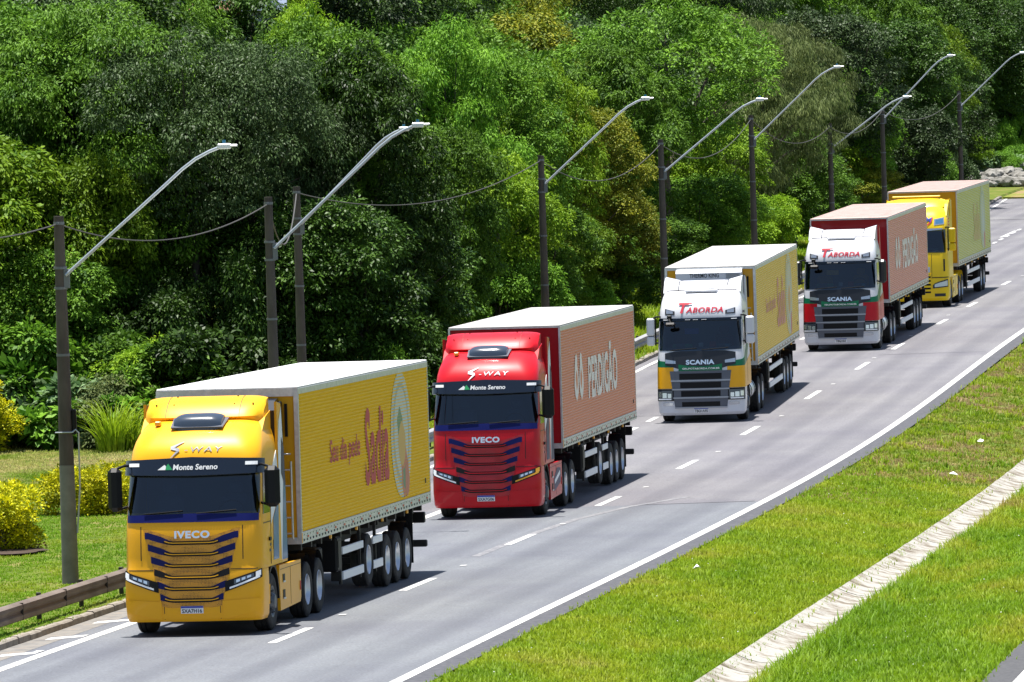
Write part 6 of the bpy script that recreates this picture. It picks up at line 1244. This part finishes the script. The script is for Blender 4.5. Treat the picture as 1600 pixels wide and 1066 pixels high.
# ------------------------------------------------------------------ the convoy
TR = [(-5.23, 140.66, .1428, .029, -.0141), (-.18, 179.86, .1278, -.368, -.0101), (5.77, 222.67, .1158, -.326, .0115), (11.42, 259.15, .1382, .279, .0031), (15.63, 291.44, .1416, .387, .0087)]
def truck_root(i, label):
    X, Y, yaw, z, sl = TR[i]; za, zb = float(zr(Y-2.6)), float(zr(Y+12.4)); sl = (zb-za)/15.0; z = za+2.6*sl+0.004; return thing('articulated_truck', label, 'truck', (X, Y, z), (sl, 0, -yaw), 'trucks driving in convoy')
r1 = truck_root(0, 'leading truck: yellow cab, golden corrugated trailer with red lettering and a plate of food')
truck_a(r1, 'yellow', 'yellowmesh', 'SXA7H16', 'yellow', 'yellow')
trailer(r1, 'p_yellow', 'roofwhite', 'p_yelfront', art_sandwich(), (7.95, 10.22, 11.47, 12.72), lifted=(0,))
r2 = truck_root(1, 'second truck, with a red cab and a terracotta trailer lettered in cream')
truck_a(r2, 'redp', 'redmesh', 'SXA7G06', 'redp', 'redp', flip=True)
trailer(r2, 'p_red', 'roofgrey', 'p_redfront', art_perdigao(), (7.95, 10.22, 11.47, 12.72), lifted=(0,), unit=None, ladder=False)
r3 = truck_root(2, 'third truck: white and yellow cab, white mirrors, faded yellow trailer')
truck_b(r3, 'yellow', 'TBO1A95', 'white')
trailer(r3, 'p_pale', 'roofgrey', 'p_yelfront', art_sandwich(('a_palepl', 'a_bread', 'a_palepl', 'a_palepl'), 'a_pale', True), (10.22, 11.47, 12.72), unit='thermo')
r4 = truck_root(3, 'fourth truck: white and red cab, dark mirrors, salmon trailer with pinkish roof')
truck_b(r4, 'redp', 'TBG1I03', 'darkpanel')
trailer(r4, 'p_pink', 'roofpink', 'p_redfront', art_perdigao('a_cream'), (10.22, 11.47, 12.72), unit=None, ladder=False)
r5 = truck_root(4, 'last truck of the convoy, with a lemon yellow cab half hidden behind the salmon trailer')
truck_c(r5)
trailer(r5, 'p_lime', 'roofpink', 'p_yelfront', art_sandwich(('a_palepl', 'a_palepl', 'a_palepl', 'a_palepl'), 'a_faint', False), (11.2, 12.6), unit=None, ladder=False)

# ------------------------------------------------------------------ labels of trees and shrubs by look and neighbours
LOOK = {'mid': 'mid green', 'dark': 'dark green', 'grey': 'grey-green', 'lime': 'bright lime green', 'rust': 'rusty-tipped green', 'olive': 'drooping olive green', 'fresh': 'fresh green', 'pale': 'pale silvery', 'yellow': 'yellow-green', 'purple': 'dark red'}
SHP = {'round': 'round-crowned', 'round2': 'bushy', 'tall': 'tall broad', 'tall2': 'tall leafy', 'fine': 'tall fine-leaved', 'open': 'tall open-branched', 'weep': 'tall weeping', 'low': 'low', 'low2': 'low broad-leaved', 'scrub': 'small', 'broad': 'big-leaved', 'open2': 'tall bare-stemmed'}
MARKS = [(95, 'nearest lamp post'), (300, 'yellow cab roof'), (445, 'close post pair'), (560, 'first yellow trailer'), (640, 'gap before red truck'), (770, 'red cab'), (850, 'fourth lamp post'), (950, 'red truck trailer'), (1036, 'fifth lamp post'), (1110, 'white and yellow cab'), (1180, 'sixth lamp post'), (1240, 'third truck trailer'), (1298, 'seventh lamp post'), (1340, 'white and red cab'), (1384, 'eighth lamp post'), (1440, 'last cab'), (1500, 'ninth lamp post'), (1580, 'road bend')]
seen = {}
for (r, key, leaf, x, y, z, H, R, nm) in TREES:
    if r is None: continue
    px, py = px_of((x, y, z+H*0.75)); kx = min(MARKS, key=lambda m: abs(m[0]-px)); side = 'left of' if px < kx[0]-12 else ('right of' if px > kx[0]+12 else 'behind')
    dep = min(y-215, (float(pave(y))-5.4-(x-float(xc(y)))) if y > 225 else 99); row = 'at wood edge' if dep < 3 else ('in second row' if dep < 7 else ('mid-wood' if dep < 12 else ('far back' if dep < 20 else 'rearmost')))
    if px < -30: side, kx = 'beyond', (0, 'left picture edge')
    r['label'] = f"{SHP[key]} {LOOK[leaf]} {nm} {row}, {side} the {kx[1]}"; seen.setdefault(r['label'], []).append(r)
for o_ in COL.objects:
    if 'nr' in o_ and not KEEP_NR: del o_['nr']
for lab, rs in seen.items():
    for q in rs: q['group'] = ('trees' if q['category'] == 'tree' else 'shrubs')+' of the roadside wood'
